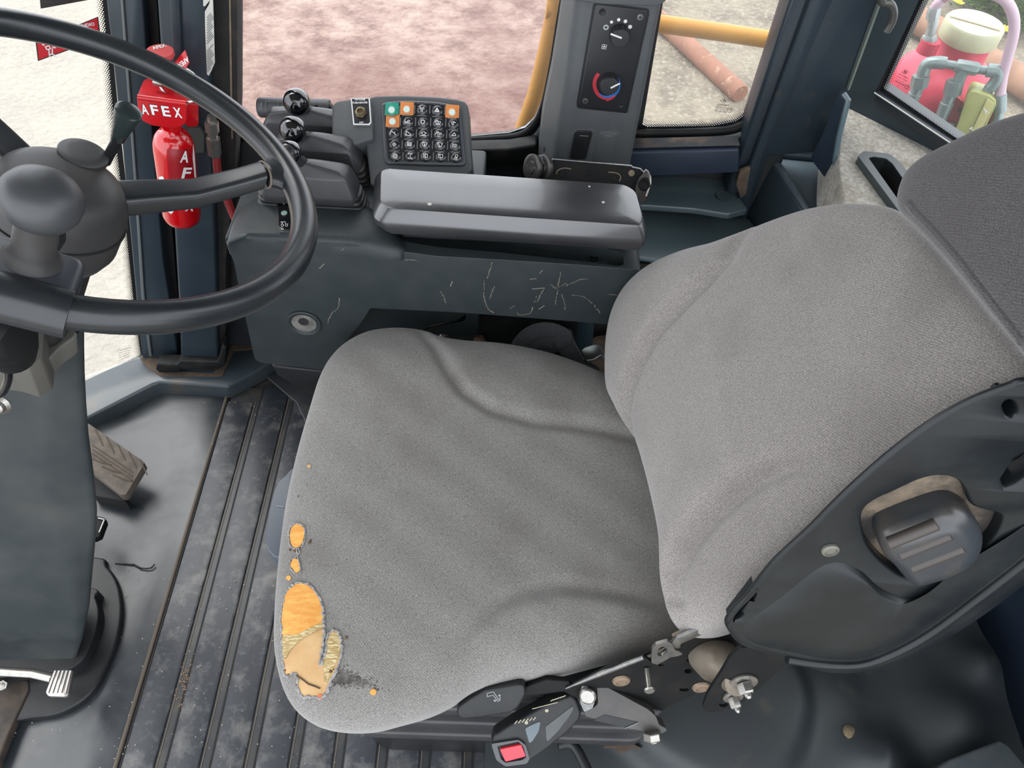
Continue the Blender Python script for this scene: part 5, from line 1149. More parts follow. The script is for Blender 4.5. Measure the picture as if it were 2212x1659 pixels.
# ================================================================ levers with boots
boot_m = mat('boot_rubber', (52, 52, 55), .42, (62, 62, 64), 20, (.4, .7), bump=.15, bscale=300); bel_m = mat('bellows_black', (40, 41, 43), .5, (56, 54, 52), 22)
knob_m = mat('ball_black', (10, 12, 16), .07, coat=.6)
data = [(-1, (545, 781, 238, 306), (641, 220, 29), 'hydraulic lever with a glossy ball knob, the one nearest the side window'),
        (0, (578, 776, 292, 362), (633, 280, 29), 'hydraulic lever with a glossy ball knob, middle one of the three booted levers'),
        (1, (560, 768, 352, 420), (627, 330, 26), 'hydraulic lever whose black knob has a round recess, nearest the operator')]
for k, (dk, (xa, xb, ya, yb), (kx, ky, kr), lab_) in enumerate(data):
    zt_ = .752; Pb = PZ(.735)
    A = W(xa, (ya + yb) / 2, Pb); B = W(xb, (ya + yb) / 2, Pb); x0, x1 = A.x, B.x
    yf_ = W(680, yb, PZ(.690)).y; yk_ = W(680, ya, PZ(.748)).y; yc = (yf_ + yk_) / 2; hw = max(.022, (yk_ - yf_) / 2)
    if k > 0: x0 = -.33
    lv = thing('hydraulic_lever', lab_, 'lever', V(((x0 + x1) / 2, yc, .668)), 'hydraulic levers')
    def P(fx_, fy, z): return V((x0 + (x1 - x0) * fx_, yc + hw * fy, z))
    bm = bmesh.new()
    for q in [P(0, -.6, .708), P(0, .6, .708), P(.05, -1, .702), P(.05, 1, .702), P(.95, -1, .702), P(.95, 1, .702), P(1, -.65, .708), P(1, .65, .708),
              P(.14, -.45, .744), P(.14, .45, .742), P(.50, -.30, .751), P(.50, .30, .749), P(.83, -.52, .742), P(.83, .45, .740), P(.10, -.85, .735), P(.9, -.88, .734), P(.9, .85, .734), P(.10, .85, .735),
              P(.04, -.9, .690), P(.96, -.9, .690), P(.04, .9, .690), P(.96, .9, .690)]:
        bm.verts.new(q)
    bmesh.ops.convex_hull(bm, input=bm.verts); bmesh.ops.dissolve_limit(bm, angle_limit=.06, verts=bm.verts, edges=bm.edges); bev(bm, .003, 3, 8)
    obj('boot', bm, boot_m, lv, ang=50)
    bm = bmesh.new()
    for i in range(4):
        z = .7035 - i * .0085; g = .004 + .0022 * i
        R4 = rnd([P(0, -.9, z) + V((-g, 0, 0)), P(1, -.9, z) + V((g, 0, 0)), P(1, .9, z) + V((g, .0, 0)), P(0, .9, z) + V((-g, 0, 0))], .016, 5)
        slab3(R4, V((0, 0, -.0072)), w=.003, seg=3, bm=bm)
    obj('bellows', bm, bel_m, lv, ang=60)['kind'] = 'stuff' if False else 'thing'
    kz = PY(yc - .01); kc_ = W(kx, ky, kz); R = rpx(kc_, kr)
    st_ = W(kx + 12, ky + kr + 6, PY(yc)); base_ = V((kc_.x + .012, yc, .742))
    obj('shaft', tube([base_, kc_ - (kc_ - base_).normalized() * R * .7], [.0095, .0075], 16), plastic_bk, lv)
    bm = bmesh.new(); bmesh.ops.create_uvsphere(bm, u_segments=40, v_segments=24, radius=R, matrix=Matrix.Translation(kc_))
    kb_ = obj('ball_knob', bm, knob_m, lv, ang=80)
    if k == 2:
        dv = (CAM - kc_).normalized() + V((-.25, .1, .0)); dv.normalize(); cc = kc_ + dv * R
        obj('knob_recess', lathe([(R * .60, -R * .22), (R * .58, -R * .12), (R * .50, -R * .06), (R * .42, -R * .10), (R * .34, -R * .04), (R * .2, -R * .0), (0, R * .01)], cc, dv, 28), plastic_bk, kb_)
# grey control box lying behind the levers
PGb = PY(1.045)
gb_ = thing('cylindrical_lamp_unit', 'dark grey cylinder unit lying behind the levers with a short bent outlet', 'device', W(640, 260, PGb))
a_, b_ = W(560, 232, PGb), W(713, 236, PGb); R = rpx(a_, 21)
obj('housing', tube([a_ - (b_ - a_) * .012, a_, a_ + (b_ - a_) * .02, b_ - (b_ - a_) * .02, b_], [R * .8, R * .93, R, R, R * .93], 28), mat('cyl_grey', (74, 76, 80), .5), gb_, ang=40)
obj('end_ring', tube([b_, b_ + (b_ - a_) * .03], R * .55, 16), plastic_bk, gb_)
obj('outlet', tube(cat(WL([(718, 238), (726, 237), (734, 228), (742, 224), (747, 226)], PGb), 5, False), .0042, 12), plastic_lt, gb_)
PGf = PN(a_.lerp(b_, .5) + V((0, -R * .62, R * .8)), (0, -.6, .8)); nG = toward(PGf)
text('lettering', 'TWIN', W(567, 238, PGf), W(567, 222, PGf), nG, greyp, gb_, lift=.0012)
bm = bmesh.new()
for x in (574, 602, 690): ribbon([W(x, 219 + (x - 560) * .02, PGf) , W(x, 240, PGf)], nG, .0008, .0006, bm)
ribbon([W(574, 219, PGf), W(612, 220, PGf)], nG, .0008, .0006, bm)
obj('panel_lines', bm, greyp, gb_); c = W(684, 233, PGf); obj('button', lathe([(.0035, 0), (.0035, .002), (.0022, .0022), (.002, .001), (0, .001)], c, nG, 16), gloss, gb_)
# ================================================================ climate control column
PHv = P3(W(1200, 350, PY(1.03)), W(1360, 355, PY(1.03)), W(1262, -40, PY(1.045))); nV = toward(PHv)
hv = thing('climate_control_column', 'grey plastic column with two rotary knobs between the side windows', 'control column', W(1270, 370, PY(1.06)))
def sec(y, f): 
    xl, xf, xr, xb = f
    A = W(xl, y, (PHv[0] - nV * .055, PHv[1])); B = W(xf - 4, y, PHv); B2 = W(xf + 10, y, PHv); C = W(xr - 5, y, PHv); C2 = W(xr, y, (PHv[0] - nV * .008, PHv[1]))
    D = C2 - nV * .085; E_ = A - nV * .04
    return rnd([A, B, C, C2, D, E_], [.004, .014, .004, .004, .004, .004], 4)
loops = [sec(y, (a, b, c, 0)) for y, a, b, c in [(470, 1140, 1176, 1338), (410, 1150, 1186, 1349), (350, 1160, 1200, 1362), (250, 1172, 1218, 1382), (150, 1192, 1233, 1401), (60, 1206, 1243, 1418), (20, 1212, 1247, 1426), (-80, 1226, 1258, 1446), (-240, 1248, 1280, 1478)]]
hvm = mat('column_grey', (80, 84, 87), .5, (90, 92, 93), 20, (.4, .7), bump=.4, bscale=700, dist=.0003)
hb = obj('column_body', loft(loops), hvm, hv, ang=40)
# top lip
tl = rpoly([(1222, -60), (1228, -8), (1240, 2), (1300, 10), (1360, 12), (1418, 14), (1436, 6), (1448, -14), (1462, -60)], 10)
obj('top_lip', slab3(WL(tl, up(PHv, .035)), -nV * .05, w=.008, seg=4), hvm, hv)
cp = slab('control_plate', rpoly([(1290, 9), (1398, 23), (1399, 30), (1352, 239), (1344, 240), (1250, 229), (1249, 222), (1285, 15)], 4), up(PHv, .0012), .004, mat('plate_charcoal', (34, 36, 39), .45), hv, w=.0008)
slab('plate_shadow_gap', rpoly([(1286, 4), (1402, 19), (1403, 30), (1355, 245), (1248, 234), (1245, 226), (1281, 10)], 4), up(PHv, .0004), .002, plastic_bk, hv, w=0)
PC = up(PHv, .0014)
def knob(cx, cy, bx_, by_, r1, ang_from, ang_to):
    base = W(bx_, by_, PC); top_ = W(cx, cy, up(PC, .017)); R = rpx(base, r1)
    ax = nV
    k_ = obj('knob', lathe([(R * 1.04, 0), (R * 1.02, .003), (R * .98, .011), (R * .93, .0135), (R * .88, .0143), (0, .0146)], base, ax, 80, rfun=lambda a, h: 1 + (.035 * (1 if math.sin(a * 26) > 0 else -1) if .002 < h < .0125 else 0)), mat('knob_black', (36, 38, 41), .5) if 'knob_black' not in bpy.data.materials else bpy.data.materials['knob_black'], cp, ang=30)
    obj('pointer', slab3(ribbon_quad(ang_from, ang_to, up(PC, .0148), .0024), nV * .0005), white, k_)
    return k_
def ribbon_quad(a, b, pl, w):
    A, B = W(*a, pl), W(*b, pl); s = (B - A).normalized().cross(toward(pl)) * w / 2; return [A - s, B - s, B + s, A + s]
knob(1340, 84, 1338, 73, 21, (1319, 73), (1343, 82))
knob(1315, 189, 1315, 177, 21, (1319, 190), (1339, 180))
bm = bmesh.new()
for x, y, r in [(1321, 47.5, 3.3), (1336.5, 42.5, 3.6), (1351, 46, 3.9), (1361, 58, 4.3)]: disc(bm, W(x, y, PC), nV, rpx(W(x, y, PC), r), .0003, 18)
uP, vP = frame(nV)
c = W(1309, 59, PC); ribbon([c + (uP * math.cos(a) + vP * math.sin(a)) * .0028 for a in [k * .3927 for k in range(17)]], nV, .0016, .0003, bm)
c = W(1305, 101, PC)
for q in range(4):
    cc = c + (uP * math.cos(q * 1.5708 + .7) + vP * math.sin(q * 1.5708 + .7)) * .0024
    ribbon([cc + (uP * math.cos(a) + vP * math.sin(a)) * .0016 for a in [k * .628 for k in range(11)]], nV, .0006, .0003, bm)
obj('fan_marks', bm, white, cp)
hot = mat('hot_red', (196, 48, 62), .45); cold = mat('cold_blue', (40, 110, 190), .45)
def arc_strip(pts_w, m, lift):
    bm = bmesh.new(); L_, R_ = [], []
    P = [W(x, y, up(PC, lift)) for x, y, w in pts_w]
    for i, (x, y, w) in enumerate(pts_w):
        t = (P[min(i + 1, len(P) - 1)] - P[max(i - 1, 0)]).normalized(); s = t.cross(nV); L_.append(P[i] - s * w); R_.append(P[i] + s * w)
    slab3(L_ + R_[::-1], nV * .0003, bm=bm); return obj('temperature_arc', bm, m, cp)
def arcpts(c0, rr, a0, a1, w0, w1, n=18):
    return [(c0[0] + rr[0] * math.cos(a), c0[1] + rr[1] * math.sin(a), w0 + (w1 - w0) * k / n) for k, a in [(k, math.radians(a0 + (a1 - a0) * k / n)) for k in range(n + 1)]]
arc_strip(arcpts((1311, 182), (27, 30), -130, -270, .0027, .0026), hot, 0)
arc_strip(arcpts((1311, 185), (25, 29.5), -266, -322, .0026, .0012), hot, 0)
arc_strip(arcpts((1311, 183), (26, 27), -32, 52, .0024, .0024), cold, .0002)
arc_strip(arcpts((1311, 182), (25, 27), 50, 130, .0022, .0010), cold, .0003)
for x, y, s in [(1383, 37, 1), (1264, 218, 1), (1301, 26, 0), (1341, 227, 0)]:
    c = W(x, y, PC)
    if s: 
        q = obj('screw', lathe([(.0046, 0), (.0044, .0008), (.003, .001), (0, .0008)], c, nV, 16), steelb, cp)
        obj('cross_slot', ribbon([c - uP * .002 + nV * .001, c + uP * .002 + nV * .001], nV, .0009, .0003, ribbon([c - vP * .002 + nV * .001, c + vP * .002 + nV * .001], nV, .0009, .0003)), ink, q)
    else: obj('screw_hole', lathe([(.0046, 0), (.0040, .0006), (.0032, .0002), (0, .0001)], c, nV, 16), ink, cp)
# rocker switches at the foot
for pts, m_, nm in [([(1241, 289), (1247, 283), (1277, 284), (1280, 288), (1266, 342), (1262, 345), (1234, 344), (1231, 340)], gloss, 'rocker_switch'), ([(1295, 292), (1300, 287), (1330, 288), (1334, 292), (1320, 350), (1316, 353), (1284, 350), (1282, 346)], hvm, 'blank_cover')]:
    q = slab('switch_surround', rpoly([((x - sum(p[0] for p in pts) / 8) * 1.22 + sum(p[0] for p in pts) / 8, (y - sum(p[1] for p in pts) / 8) * 1.12 + sum(p[1] for p in pts) / 8) for x, y in pts], 4), up(PHv, .0006), .002, hvm, hv, w=.0006)
    k_ = slab(nm, rpoly(pts, 3), up(PHv, .0030 if m_ is gloss else .0014), .004, plastic_bk if m_ is gloss else hvm, hv, w=.0012)
    cx = sum(p[0] for p in pts) / 8
    obj('switch_line', ribbon(WL([(cx - 8 + 6, 293), (cx + 16, 294)], up(PHv, .0032 if m_ is gloss else .0016)), nV, .0012, .0004), greyp, k_)
slab('slot', rpoly([(1174, 318), (1177, 318), (1176, 328), (1173, 328)], 1), P3(W(1160, 350, (PHv[0] - nV * .053, PHv[1])), W(1196, 350, up(PHv, .001)), W(1192, 150, (PHv[0] - nV * .053, PHv[1]))), .001, ink, hv, w=0)
# ================================================================ black hinge bracket behind the armrest
PBr = PN((.12, .945, .70), (0.02, -.75, .66)); nb_ = toward(PBr)
br = thing('hinge_bracket', 'black scratched steel hinge bracket with round ends behind the armrest', 'bracket', W(1280, 410, PBr))
obj('bracket_plate', slab3(WL([(1178, 345), (1191, 346), (1193, 343), (1365, 358), (1366, 361), (1384, 365), (1390, 373), (1392, 420), (1370, 440), (1178, 400)], PBr), -nb_ * .004, [WL([(1271 + 4 * math.cos(a), 380 + 2.6 * math.sin(a)) for a in [k * math.pi / 5 for k in range(10)]], PBr)]), black, br)
obj('top_edge', tube(WL([(1180, 345), (1192, 346), (1194, 343.5), (1364, 358), (1366, 361), (1383, 364.5), (1389, 371)], up(PBr, .001)), .0011, 6), steelb, br)
for P_ in ([(1202, 376), (1203, 370), (1210, 365), (1220, 363), (1234, 365)], [(1314, 372), (1328, 373), (1337, 376), (1341, 383), (1338, 392)]):
    obj('stamped_groove', tube(WL(P_, up(PBr, .0002)), .0009, 6), tan_m, br)
for x, y in [(1215, 376), (1327, 384), (1364, 374), (1185, 357)]:
    obj('rivet', lathe([(.0048, 0), (.0046, .0008), (.003, .0005), (0, .0006)], W(x, y, up(PBr, .0002)), nb_, 16), tan_m if x in (1364, 1185) else black, br)
PE2 = P3(W(1386, 380, PBr), W(1380, 425, PBr), W(1386, 380, PBr) + V((.045, -.035, .018)))
ear = [(1388, 376), (1394, 368), (1398, 368), (1404, 380), (1405, 396), (1398, 424), (1390, 436), (1385, 436), (1374, 420), (1372, 405), (1380, 385)]
PEar = PN(W(1390, 400, PBr) + V((0, -.012, .010)), (-.55, -.65, .5)); nE = toward(PEar)
er = obj('hinge_ear', slab3(WL(rpoly(ear, 4), PEar), -nE * .004), mat('dusty_black_steel', (44, 38, 33), .5, (80, 66, 52), 60, (.45, .7)), br)
obj('ear_edge', tube(WL([(1391, 372), (1395, 367.5), (1399, 371), (1404, 381), (1405, 395), (1400, 412), (1396, 424)], up(PEar, .0)), .0016, 8), chrome, er)
obj('pivot_disc', lathe([(.010, 0), (.0095, .0015), (.007, .0018), (.006, .001), (0, .001)], W(1392, 398, up(PEar, .0003)), nE, 24), black, er)
for c_, q in (((1148, 362), 0), ((1171, 363), .016)):
    PD = PN(W(c_[0], c_[1], PBr), (-.78, -.5, .35)); nD = toward(PD)
    d_ = obj('hinge_disc', lathe([(.0185, -.006), (.0195, -.003), (.0195, 0), (.017, .0015), (.010, .001), (.009, .003), (.004, .0035), (0, .0035)], W(c_[0], c_[1], PD), nD, 32), mat('disc_steel', (70, 68, 68), .35, (110, 104, 98), 70, (.5, .7), metal=.4) if q == 0 else bpy.data.materials['disc_steel'], br)
obj('hinge_tab', slab3(WL([(1157, 340), (1158, 336), (1172, 336), (1174, 342), (1175, 352), (1158, 352)], up(PBr, .006)), -nb_ * .02, w=.001), plastic_lt, br)
# wall rail left of the column, behind key pad
rl = slab('wall_rail', [(1005, 325), (1100, 322), (1160, 312), (1160, 350), (1020, 365)], PY(1.085), .03, rubber, w=.004); tag(rl, 'dark rubber rail on the wall between key pad and grey column', 'rail')
# ================================================================ things under the console
up_ = slab('under_console_plate', [(898, 684), (920, 672), (1250, 684), (1238, 860), (898, 860)], PY(.905), .006, mat('dusty_black_plate', (16, 17, 18), .5, (44, 42, 40), 50, (.55, .75)), w=.001)
tag(up_, 'black steel plate with two rusty bolts below the console', 'plate')
for x, y, m_ in [(962, 722, chrome), (1036, 732, mat('rusty_nut', (120, 84, 66), .8, (150, 130, 110), 90, (.4, .7)))]:
    obj('bolt', hexnut(W(x, y, PY(.903)), (0, -1, .35), .011, .014), m_, up_, ang=25)
bs = obj('bent_strip', slab3(WL([(908, 728), (916, 712), (930, 703), (960, 696), (990, 688), (1008, 677), (1007, 688), (1002, 694), (962, 702), (938, 708), (924, 716), (914, 730)], PY(.86)), V((0, .018, .0)), w=.001), mat('strip_tan', (122, 106, 84), .75, (140, 124, 100), 40)); tag(bs, 'curved tan strip showing between the cushion and the console', 'strip')
ts = slab('teal_strut', [(1244, 690), (1284, 694), (1276, 800), (1238, 790)], PY(.94), .02, mat('teal_paint', (28, 52, 60), .5), w=.002); tag(ts, 'dark teal upright strut below the console end', 'strut')
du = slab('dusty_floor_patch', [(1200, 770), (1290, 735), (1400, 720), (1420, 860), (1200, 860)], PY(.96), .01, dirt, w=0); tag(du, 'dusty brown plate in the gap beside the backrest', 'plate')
hid = slab('side_backing', [(786, 640), (900, 640), (898, 900), (700, 900), (700, 810)], PY(.95), .01, void, w=0); tag(hid, 'dark backing plate below the console at the cushion corner', 'plate')  # plain dark plate behind the gap below the console
rt = thing('belt_retractor', 'black seat belt retractor box with looped webbing beyond the cushion', 'retractor', W(1220, 800, PY(.83)))
PRt = PN(W(1220, 760, PY(.84)), (-.1, -.75, .66)); nR = toward(PRt)
obj('retractor_box', slab3(WL(rpoly([(1120, 772), (1152, 762), (1222, 720), (1230, 712), (1236, 716), (1238, 728), (1262, 780), (1296, 800), (1296, 830), (1120, 830)], 3), PRt), -nR * .03, w=.003), plastic_bk, rt)
obj('box_edge', tube(WL([(1152, 765), (1190, 744), (1228, 724), (1233, 728), (1262, 778)], up(PRt, .001)), .0016, 8), plastic_lt, rt)
obj('webbing', tube(cat(WL([(1112, 766), (1124, 742), (1145, 722), (1172, 713), (1198, 716), (1222, 730), (1200, 744)], up(PRt, .012)), 5, False), .013, 12, flat=.18, hint=nR), mat('webbing', (58, 60, 64), .8, (72, 74, 78), 300, bump=.4, bscale=900), rt)
obj('webbing_fold', tube(cat(WL([(1140, 764), (1150, 745), (1170, 736), (1196, 740)], up(PRt, .006)), 4, False), .013, 12, flat=.3, hint=nR), bpy.data.materials['webbing'], rt)
obj('box_label', slab3(WL([(1182, 770), (1206, 759), (1218, 774), (1196, 786)], up(PRt, .0004)), -nR * .0005), gloss, rt)
bt2 = obj('belt_tongue', slab3(WL(rpoly([(1254, 758), (1262, 750), (1284, 743), (1296, 746), (1303, 758), (1306, 766), (1296, 772), (1276, 778), (1264, 776)], 4), up(PRt, .004)), -nR * .006, w=.0015), mat('tongue_steel', (100, 104, 102), .25, metal=.7)); tag(bt2, 'smoky steel belt tongue beside the retractor box', 'belt tongue')
obj('tongue_edge', tube(WL([(1268, 779), (1282, 777), (1298, 767)], up(PRt, .005)), .0012, 6), chrome, bt2)
for k, pts in enumerate([[(1296, 772), (1330, 756), (1350, 748), (1352, 752), (1330, 762), (1300, 776)], [(1304, 744), (1332, 730), (1350, 722), (1352, 738), (1330, 746), (1306, 758)]]):
    q = obj('rear_link_bar', slab3(WL(pts, up(PRt, -.004)), -nR * .005, w=.0008), steelb if k == 0 else mat('dull_bar', (74, 76, 72), .6)); tag(q, ['narrow bright steel link bar running behind the backrest edge', 'wider dull grey link bar running behind the backrest edge'][k], 'bar')

# ================================================================ moulded cover behind the seat
cov_m = mat('moulded_cover', (40, 46, 50), .5, (50, 56, 58), 7, (.4, .7), c3=(84, 80, 68), scale3=8, fac3=(.6, .78), rvar=.1)
cvt = thing('rear_floor_cover', 'black moulded rubber floor cover behind the seat with bumps and creases', 'floor cover', (.5, .3, .03))
def cz(x, y):
    z = .10 + .05 * (x - .3)
    def g(px, py, a, s, sy=None):
        p = W(px, py, PZ(.15)); sy = sy or s
        return a * math.exp(-((x - p.x) ** 2) / (2 * s * s) - ((y - p.y) ** 2) / (2 * sy * sy))
    z += g(2060, 1560, .035, .045) + g(1890, 1640, .04, .035) + g(2110, 1440, .03, .03) + g(1500, 1600, .015, .08) + g(1800, 1500, .02, .05)
    p = W(1700, 1560, PZ(.12)); r = math.hypot(x - p.x + .12, y - p.y - .04); z += .03 / (1 + math.exp((r - .15) / .006))
    z += .016 / (1 + math.exp(-((y - .14) + (x - .5) * .6) / .006))
    z += .012 / (1 + math.exp(-((x - .62) - (y - .3) * .35) / .005))
    return z
bm = bmesh.new(); rows = []; nx, ny = 110, 120
for i in range(nx + 1):
    x = .02 + (.85 - .02) * i / nx; rows.append([bm.verts.new((x, -.12 + .98 * j / ny, cz(x, -.12 + .98 * j / ny))) for j in range(ny + 1)])
for i in range(nx):
    for j in range(ny): bm.faces.new((rows[i][j], rows[i + 1][j], rows[i + 1][j + 1], rows[i][j + 1]))
edge_l = rows[0]; lowv = [bm.verts.new((v.co.x, v.co.y, .0125)) for v in edge_l]
for j in range(ny): bm.faces.new((edge_l[j], edge_l[j + 1], lowv[j + 1], lowv[j]))
obj('cover_sheet', bm, cov_m, cvt, ang=70)
dm = patch  # dust lumps
q = obj('mud_blob', lathe([(.011, 0), (.009, .002), (.005, .0035), (0, .004)], V((0, 0, 0)), (0, 0, 1), 12), mat('mud', (124, 108, 82), .9, (96, 84, 66), 200), None)
p = W(1822, 1590, PZ(.13)); q.location = (p.x, p.y, cz(p.x, p.y) - .0005); tag(q, 'small dried mud blob on the moulded cover behind the seat', 'mud')
wg = obj('wing_clip', slab3(WL(rpoly([(1305, 1612), (1330, 1606), (1352, 1600), (1368, 1606), (1386, 1616), (1366, 1612), (1356, 1622), (1338, 1622), (1330, 1612)], 2), PZ(.138)), V((0, 0, -.012)), w=.001), mat('rusty_clip', (78, 62, 50), .7)); tag(wg, 'rusty winged clip on the cover below the seat side', 'clip')
cr = slab('grey_corner_block', [(1990, 1680), (2050, 1640), (2160, 1598), (2180, 1610), (2240, 1680), (2240, 1800), (1990, 1800)], PZ(.23), .08, mat('corner_grey', (74, 82, 86), .5, (90, 94, 92), 20, (.5, .7)), w=.004); tag(cr, 'scratched grey block in the bottom right corner', 'block')
# dark crease put in as a black tube
ds = obj('dark_crease', tube(cat(WL([(1205, 1610), (1230, 1606), (1246, 1620), (1262, 1650), (1280, 1690)], PZ(.15)), 5, False), .008, 10), plastic_bk); tag(ds, 'black cable drawn as a tube beside the buckle', 'crease')
# ================================================================ outside
def ground_mat():
    m = mat('earth', (138, 129, 112), .95, (112, 103, 90), 4, (.42, .62), bump=1, bscale=22, dist=.03, c3=(158, 150, 134), scale3=26, fac3=(.5, .7))
    nt = m.node_tree; L = nt.links.new; b = nt.nodes['Principled BSDF']; src = b.inputs['Base Color'].links[0].from_socket
    tcn = [n for n in nt.nodes if n.type == 'TEX_COORD'][0]; sp = _n(nt, 'SeparateXYZ'); L(tcn.outputs['Object'], sp.inputs[0])
    nz = _n(nt, 'TexNoise'); nz.inputs['Scale'].default_value = .9; nz.inputs['Detail'].default_value = 5; L(tcn.outputs['Object'], nz.inputs['Vector'])
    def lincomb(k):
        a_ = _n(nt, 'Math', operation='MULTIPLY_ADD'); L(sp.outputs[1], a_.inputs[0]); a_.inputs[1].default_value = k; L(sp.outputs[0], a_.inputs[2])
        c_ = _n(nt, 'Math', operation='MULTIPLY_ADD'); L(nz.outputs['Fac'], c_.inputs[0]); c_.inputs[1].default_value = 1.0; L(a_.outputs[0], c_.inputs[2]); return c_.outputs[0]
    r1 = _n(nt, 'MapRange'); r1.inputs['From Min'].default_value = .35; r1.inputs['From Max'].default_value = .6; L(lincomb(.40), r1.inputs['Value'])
    r2 = _n(nt, 'MapRange'); r2.inputs['From Min'].default_value = .65; r2.inputs['From Max'].default_value = .4; L(lincomb(-.13), r2.inputs['Value'])
    mm = _n(nt, 'Math', operation='MULTIPLY'); L(r1.outputs[0], mm.inputs[0]); L(r2.outputs[0], mm.inputs[1])
    nz2 = _n(nt, 'TexNoise'); nz2.inputs['Scale'].default_value = 4.5; nz2.inputs['Detail'].default_value = 12; nz2.inputs['Roughness'].default_value = .72; nz2.inputs['Distortion'].default_value = .1
    mp = _n(nt, 'Mapping'); mp.inputs['Scale'].default_value = (1, 1, 1); L(tcn.outputs['Object'], mp.inputs[0]); L(mp.outputs[0], nz2.inputs['Vector'])
    cr = _n(nt, 'ValToRGB'); L(nz2.outputs['Fac'], cr.inputs[0]); e = cr.color_ramp.elements
    e[0].position = .38; e[0].color = lin((112, 84, 77)); e[1].position = .62; e[1].color = lin((166, 144, 133)); q = cr.color_ramp.elements.new(.5); q.color = lin((146, 120, 110))
    mx = _n(nt, 'Mix', data_type='RGBA'); L(mm.outputs[0], mx.inputs[0])
    my = _n(nt, 'Mix', data_type='RGBA'); L(r1.outputs[0], my.inputs[0]); my.inputs[6].default_value = lin((172, 168, 158)); L(src, my.inputs[7]); my2 = _n(nt, 'Mix', data_type='RGBA'); my2.inputs[0].default_value = .4; L(my.outputs[2], my2.inputs[6]); L(src, my2.inputs[7]); L(my2.outputs[2], mx.inputs[6]);  # earth colour paled on the left to offset the cab's shade
    lf = _n(nt, 'TexNoise'); lf.inputs['Scale'].default_value = .75; lf.inputs['Detail'].default_value = 4; L(tcn.outputs['Object'], lf.inputs['Vector'])
    fr_ = _n(nt, 'MapRange'); fr_.inputs['From Min'].default_value = .46; fr_.inputs['From Max'].default_value = .62; fr_.inputs['To Max'].default_value = .6; L(lf.outputs['Fac'], fr_.inputs['Value'])
    md = _n(nt, 'Mix', data_type='RGBA'); L(fr_.outputs[0], md.inputs[0]); L(cr.outputs[0], md.inputs[6]); md.inputs[7].default_value = lin((104, 66, 60)); L(md.outputs[2], mx.inputs[7]); L(mx.outputs[2], b.inputs['Base Color'])
    return m
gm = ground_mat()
bm = bmesh.new(); n_ = 60; rows = []; rg = random.Random(2)
for i in range(n_ + 1):
    rows.append([bm.verts.new((-16 + 32 * i / n_, -6 + 32 * j / n_, -1.62 + rg.uniform(-.012, .012))) for j in range(n_ + 1)])
for i in range(n_):
    for j in range(n_): bm.faces.new((rows[i][j], rows[i + 1][j], rows[i + 1][j + 1], rows[i][j + 1]))
rg = random.Random(6)
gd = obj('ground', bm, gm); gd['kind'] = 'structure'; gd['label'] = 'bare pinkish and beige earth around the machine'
yel = mat('yellow_paint', (212, 150, 40), .45, (200, 134, 36), 6, (.4, .7), c3=(170, 130, 70), scale3=40, fac3=(.64, .75))
PRl = PY(1.42)
hr = thing('hand_rail', 'yellow tubular hand rail outside the side windows', 'hand rail', W(1130, 290, PRl))
obj('rail_post', tube(cat(WL([(1230, -240), (1208, -60), (1196, 40), (1164, 180), (1148, 230), (1126, 290), (1100, 340)], PRl), 5, False), .0175, 20), yel, hr)
obj('rail_bar', tube(WL([(1180, 20), (1430, 52), (1560, 70), (1730, 96)], PRl), .0160, 20), yel, hr)
p2 = obj('grab_post', tube(WL([(1905, 150), (1920, 170), (1938, 210)], PN(W(1920, 180, PY(1.6)), (0, 1, 0))), .022, 16), yel); tag(p2, 'end of a yellow tube just outside the rear corner window', 'hand rail')
rust = mat('rusty_pipe', (150, 104, 82), .8, (126, 86, 66), 7, (.4, .7), bump=.5, bscale=30, c3=(176, 140, 116), scale3=14, fac3=(.55, .7))
a_, b_ = W(1400, 20, PZ(-1.56)), W(1600, 203, PZ(-1.56))
pp = obj('rusty_pipe', tube([a_ + (a_ - b_) * .6, b_ - (b_ - a_) * .02, b_], [.068, .068, .060], 24), rust); tag(pp, 'rusty brown pipe lying on the ground beyond the yellow rail', 'pipe')
a_, b_ = W(1890, -12, PZ(-1.5)), W(2230, 190, PZ(-1.5))
pq = obj('rusty_pipe', tube([a_ + (a_ - b_) * .8, b_ + (b_ - a_) * .8], .10, 24), mat('rusty_pipe_pale', (160, 124, 100), .8, (136, 104, 84), 6, (.4, .7))); tag(pq, 'long pale rusty pipe on the ground behind the red tank', 'pipe')
# plants
leafg = [mat('leaf_green', (104, 140, 66), .6, (84, 118, 54), 30), mat('leaf_blue', (122, 150, 148), .6, (104, 134, 134), 30)]
rg = random.Random(12)
def plant(cx, cy, n, m, lab, s=1, h=.35):
    base = W(cx, cy, PZ(-1.58)); bm = bmesh.new()
    for k in range(n):
        a = rg.uniform(0, 6.28); r = abs(rg.gauss(0, .16)) * s; p = base + V((math.cos(a) * r, math.sin(a) * r, rg.uniform(.0, h))); 
        d = V((math.cos(a) + rg.gauss(0, .5), math.sin(a) + rg.gauss(0, .5), rg.uniform(.1, 1.1))).normalized(); w = rg.uniform(.008, .02) * s; l = rg.uniform(.05, .11) * s
        sd_ = d.cross(V((0, 0, 1))).normalized() * w; up__ = sd_.cross(d).normalized() * w * .3
        v = [bm.verts.new(q) for q in (p, p + d * l * .5 + sd_ + up__, p + d * l, p + d * l * .5 - sd_ + up__)]; bm.faces.new((v[0], v[1], v[2])); bm.faces.new((v[0], v[2], v[3]))
        if k % 6 == 0: tube([base + V((0, 0, 0)), base.lerp(p, .5) + V((0, 0, .04)), p], .003, 5, bm=bm)
    o = obj('leafy_plant', bm, m); return tag(o, lab, 'plant')
pA = plant(2135, 25, 700, leafg[0], 'feathery green plant behind the pale rusty pipe, above the tank lid', 1.1)
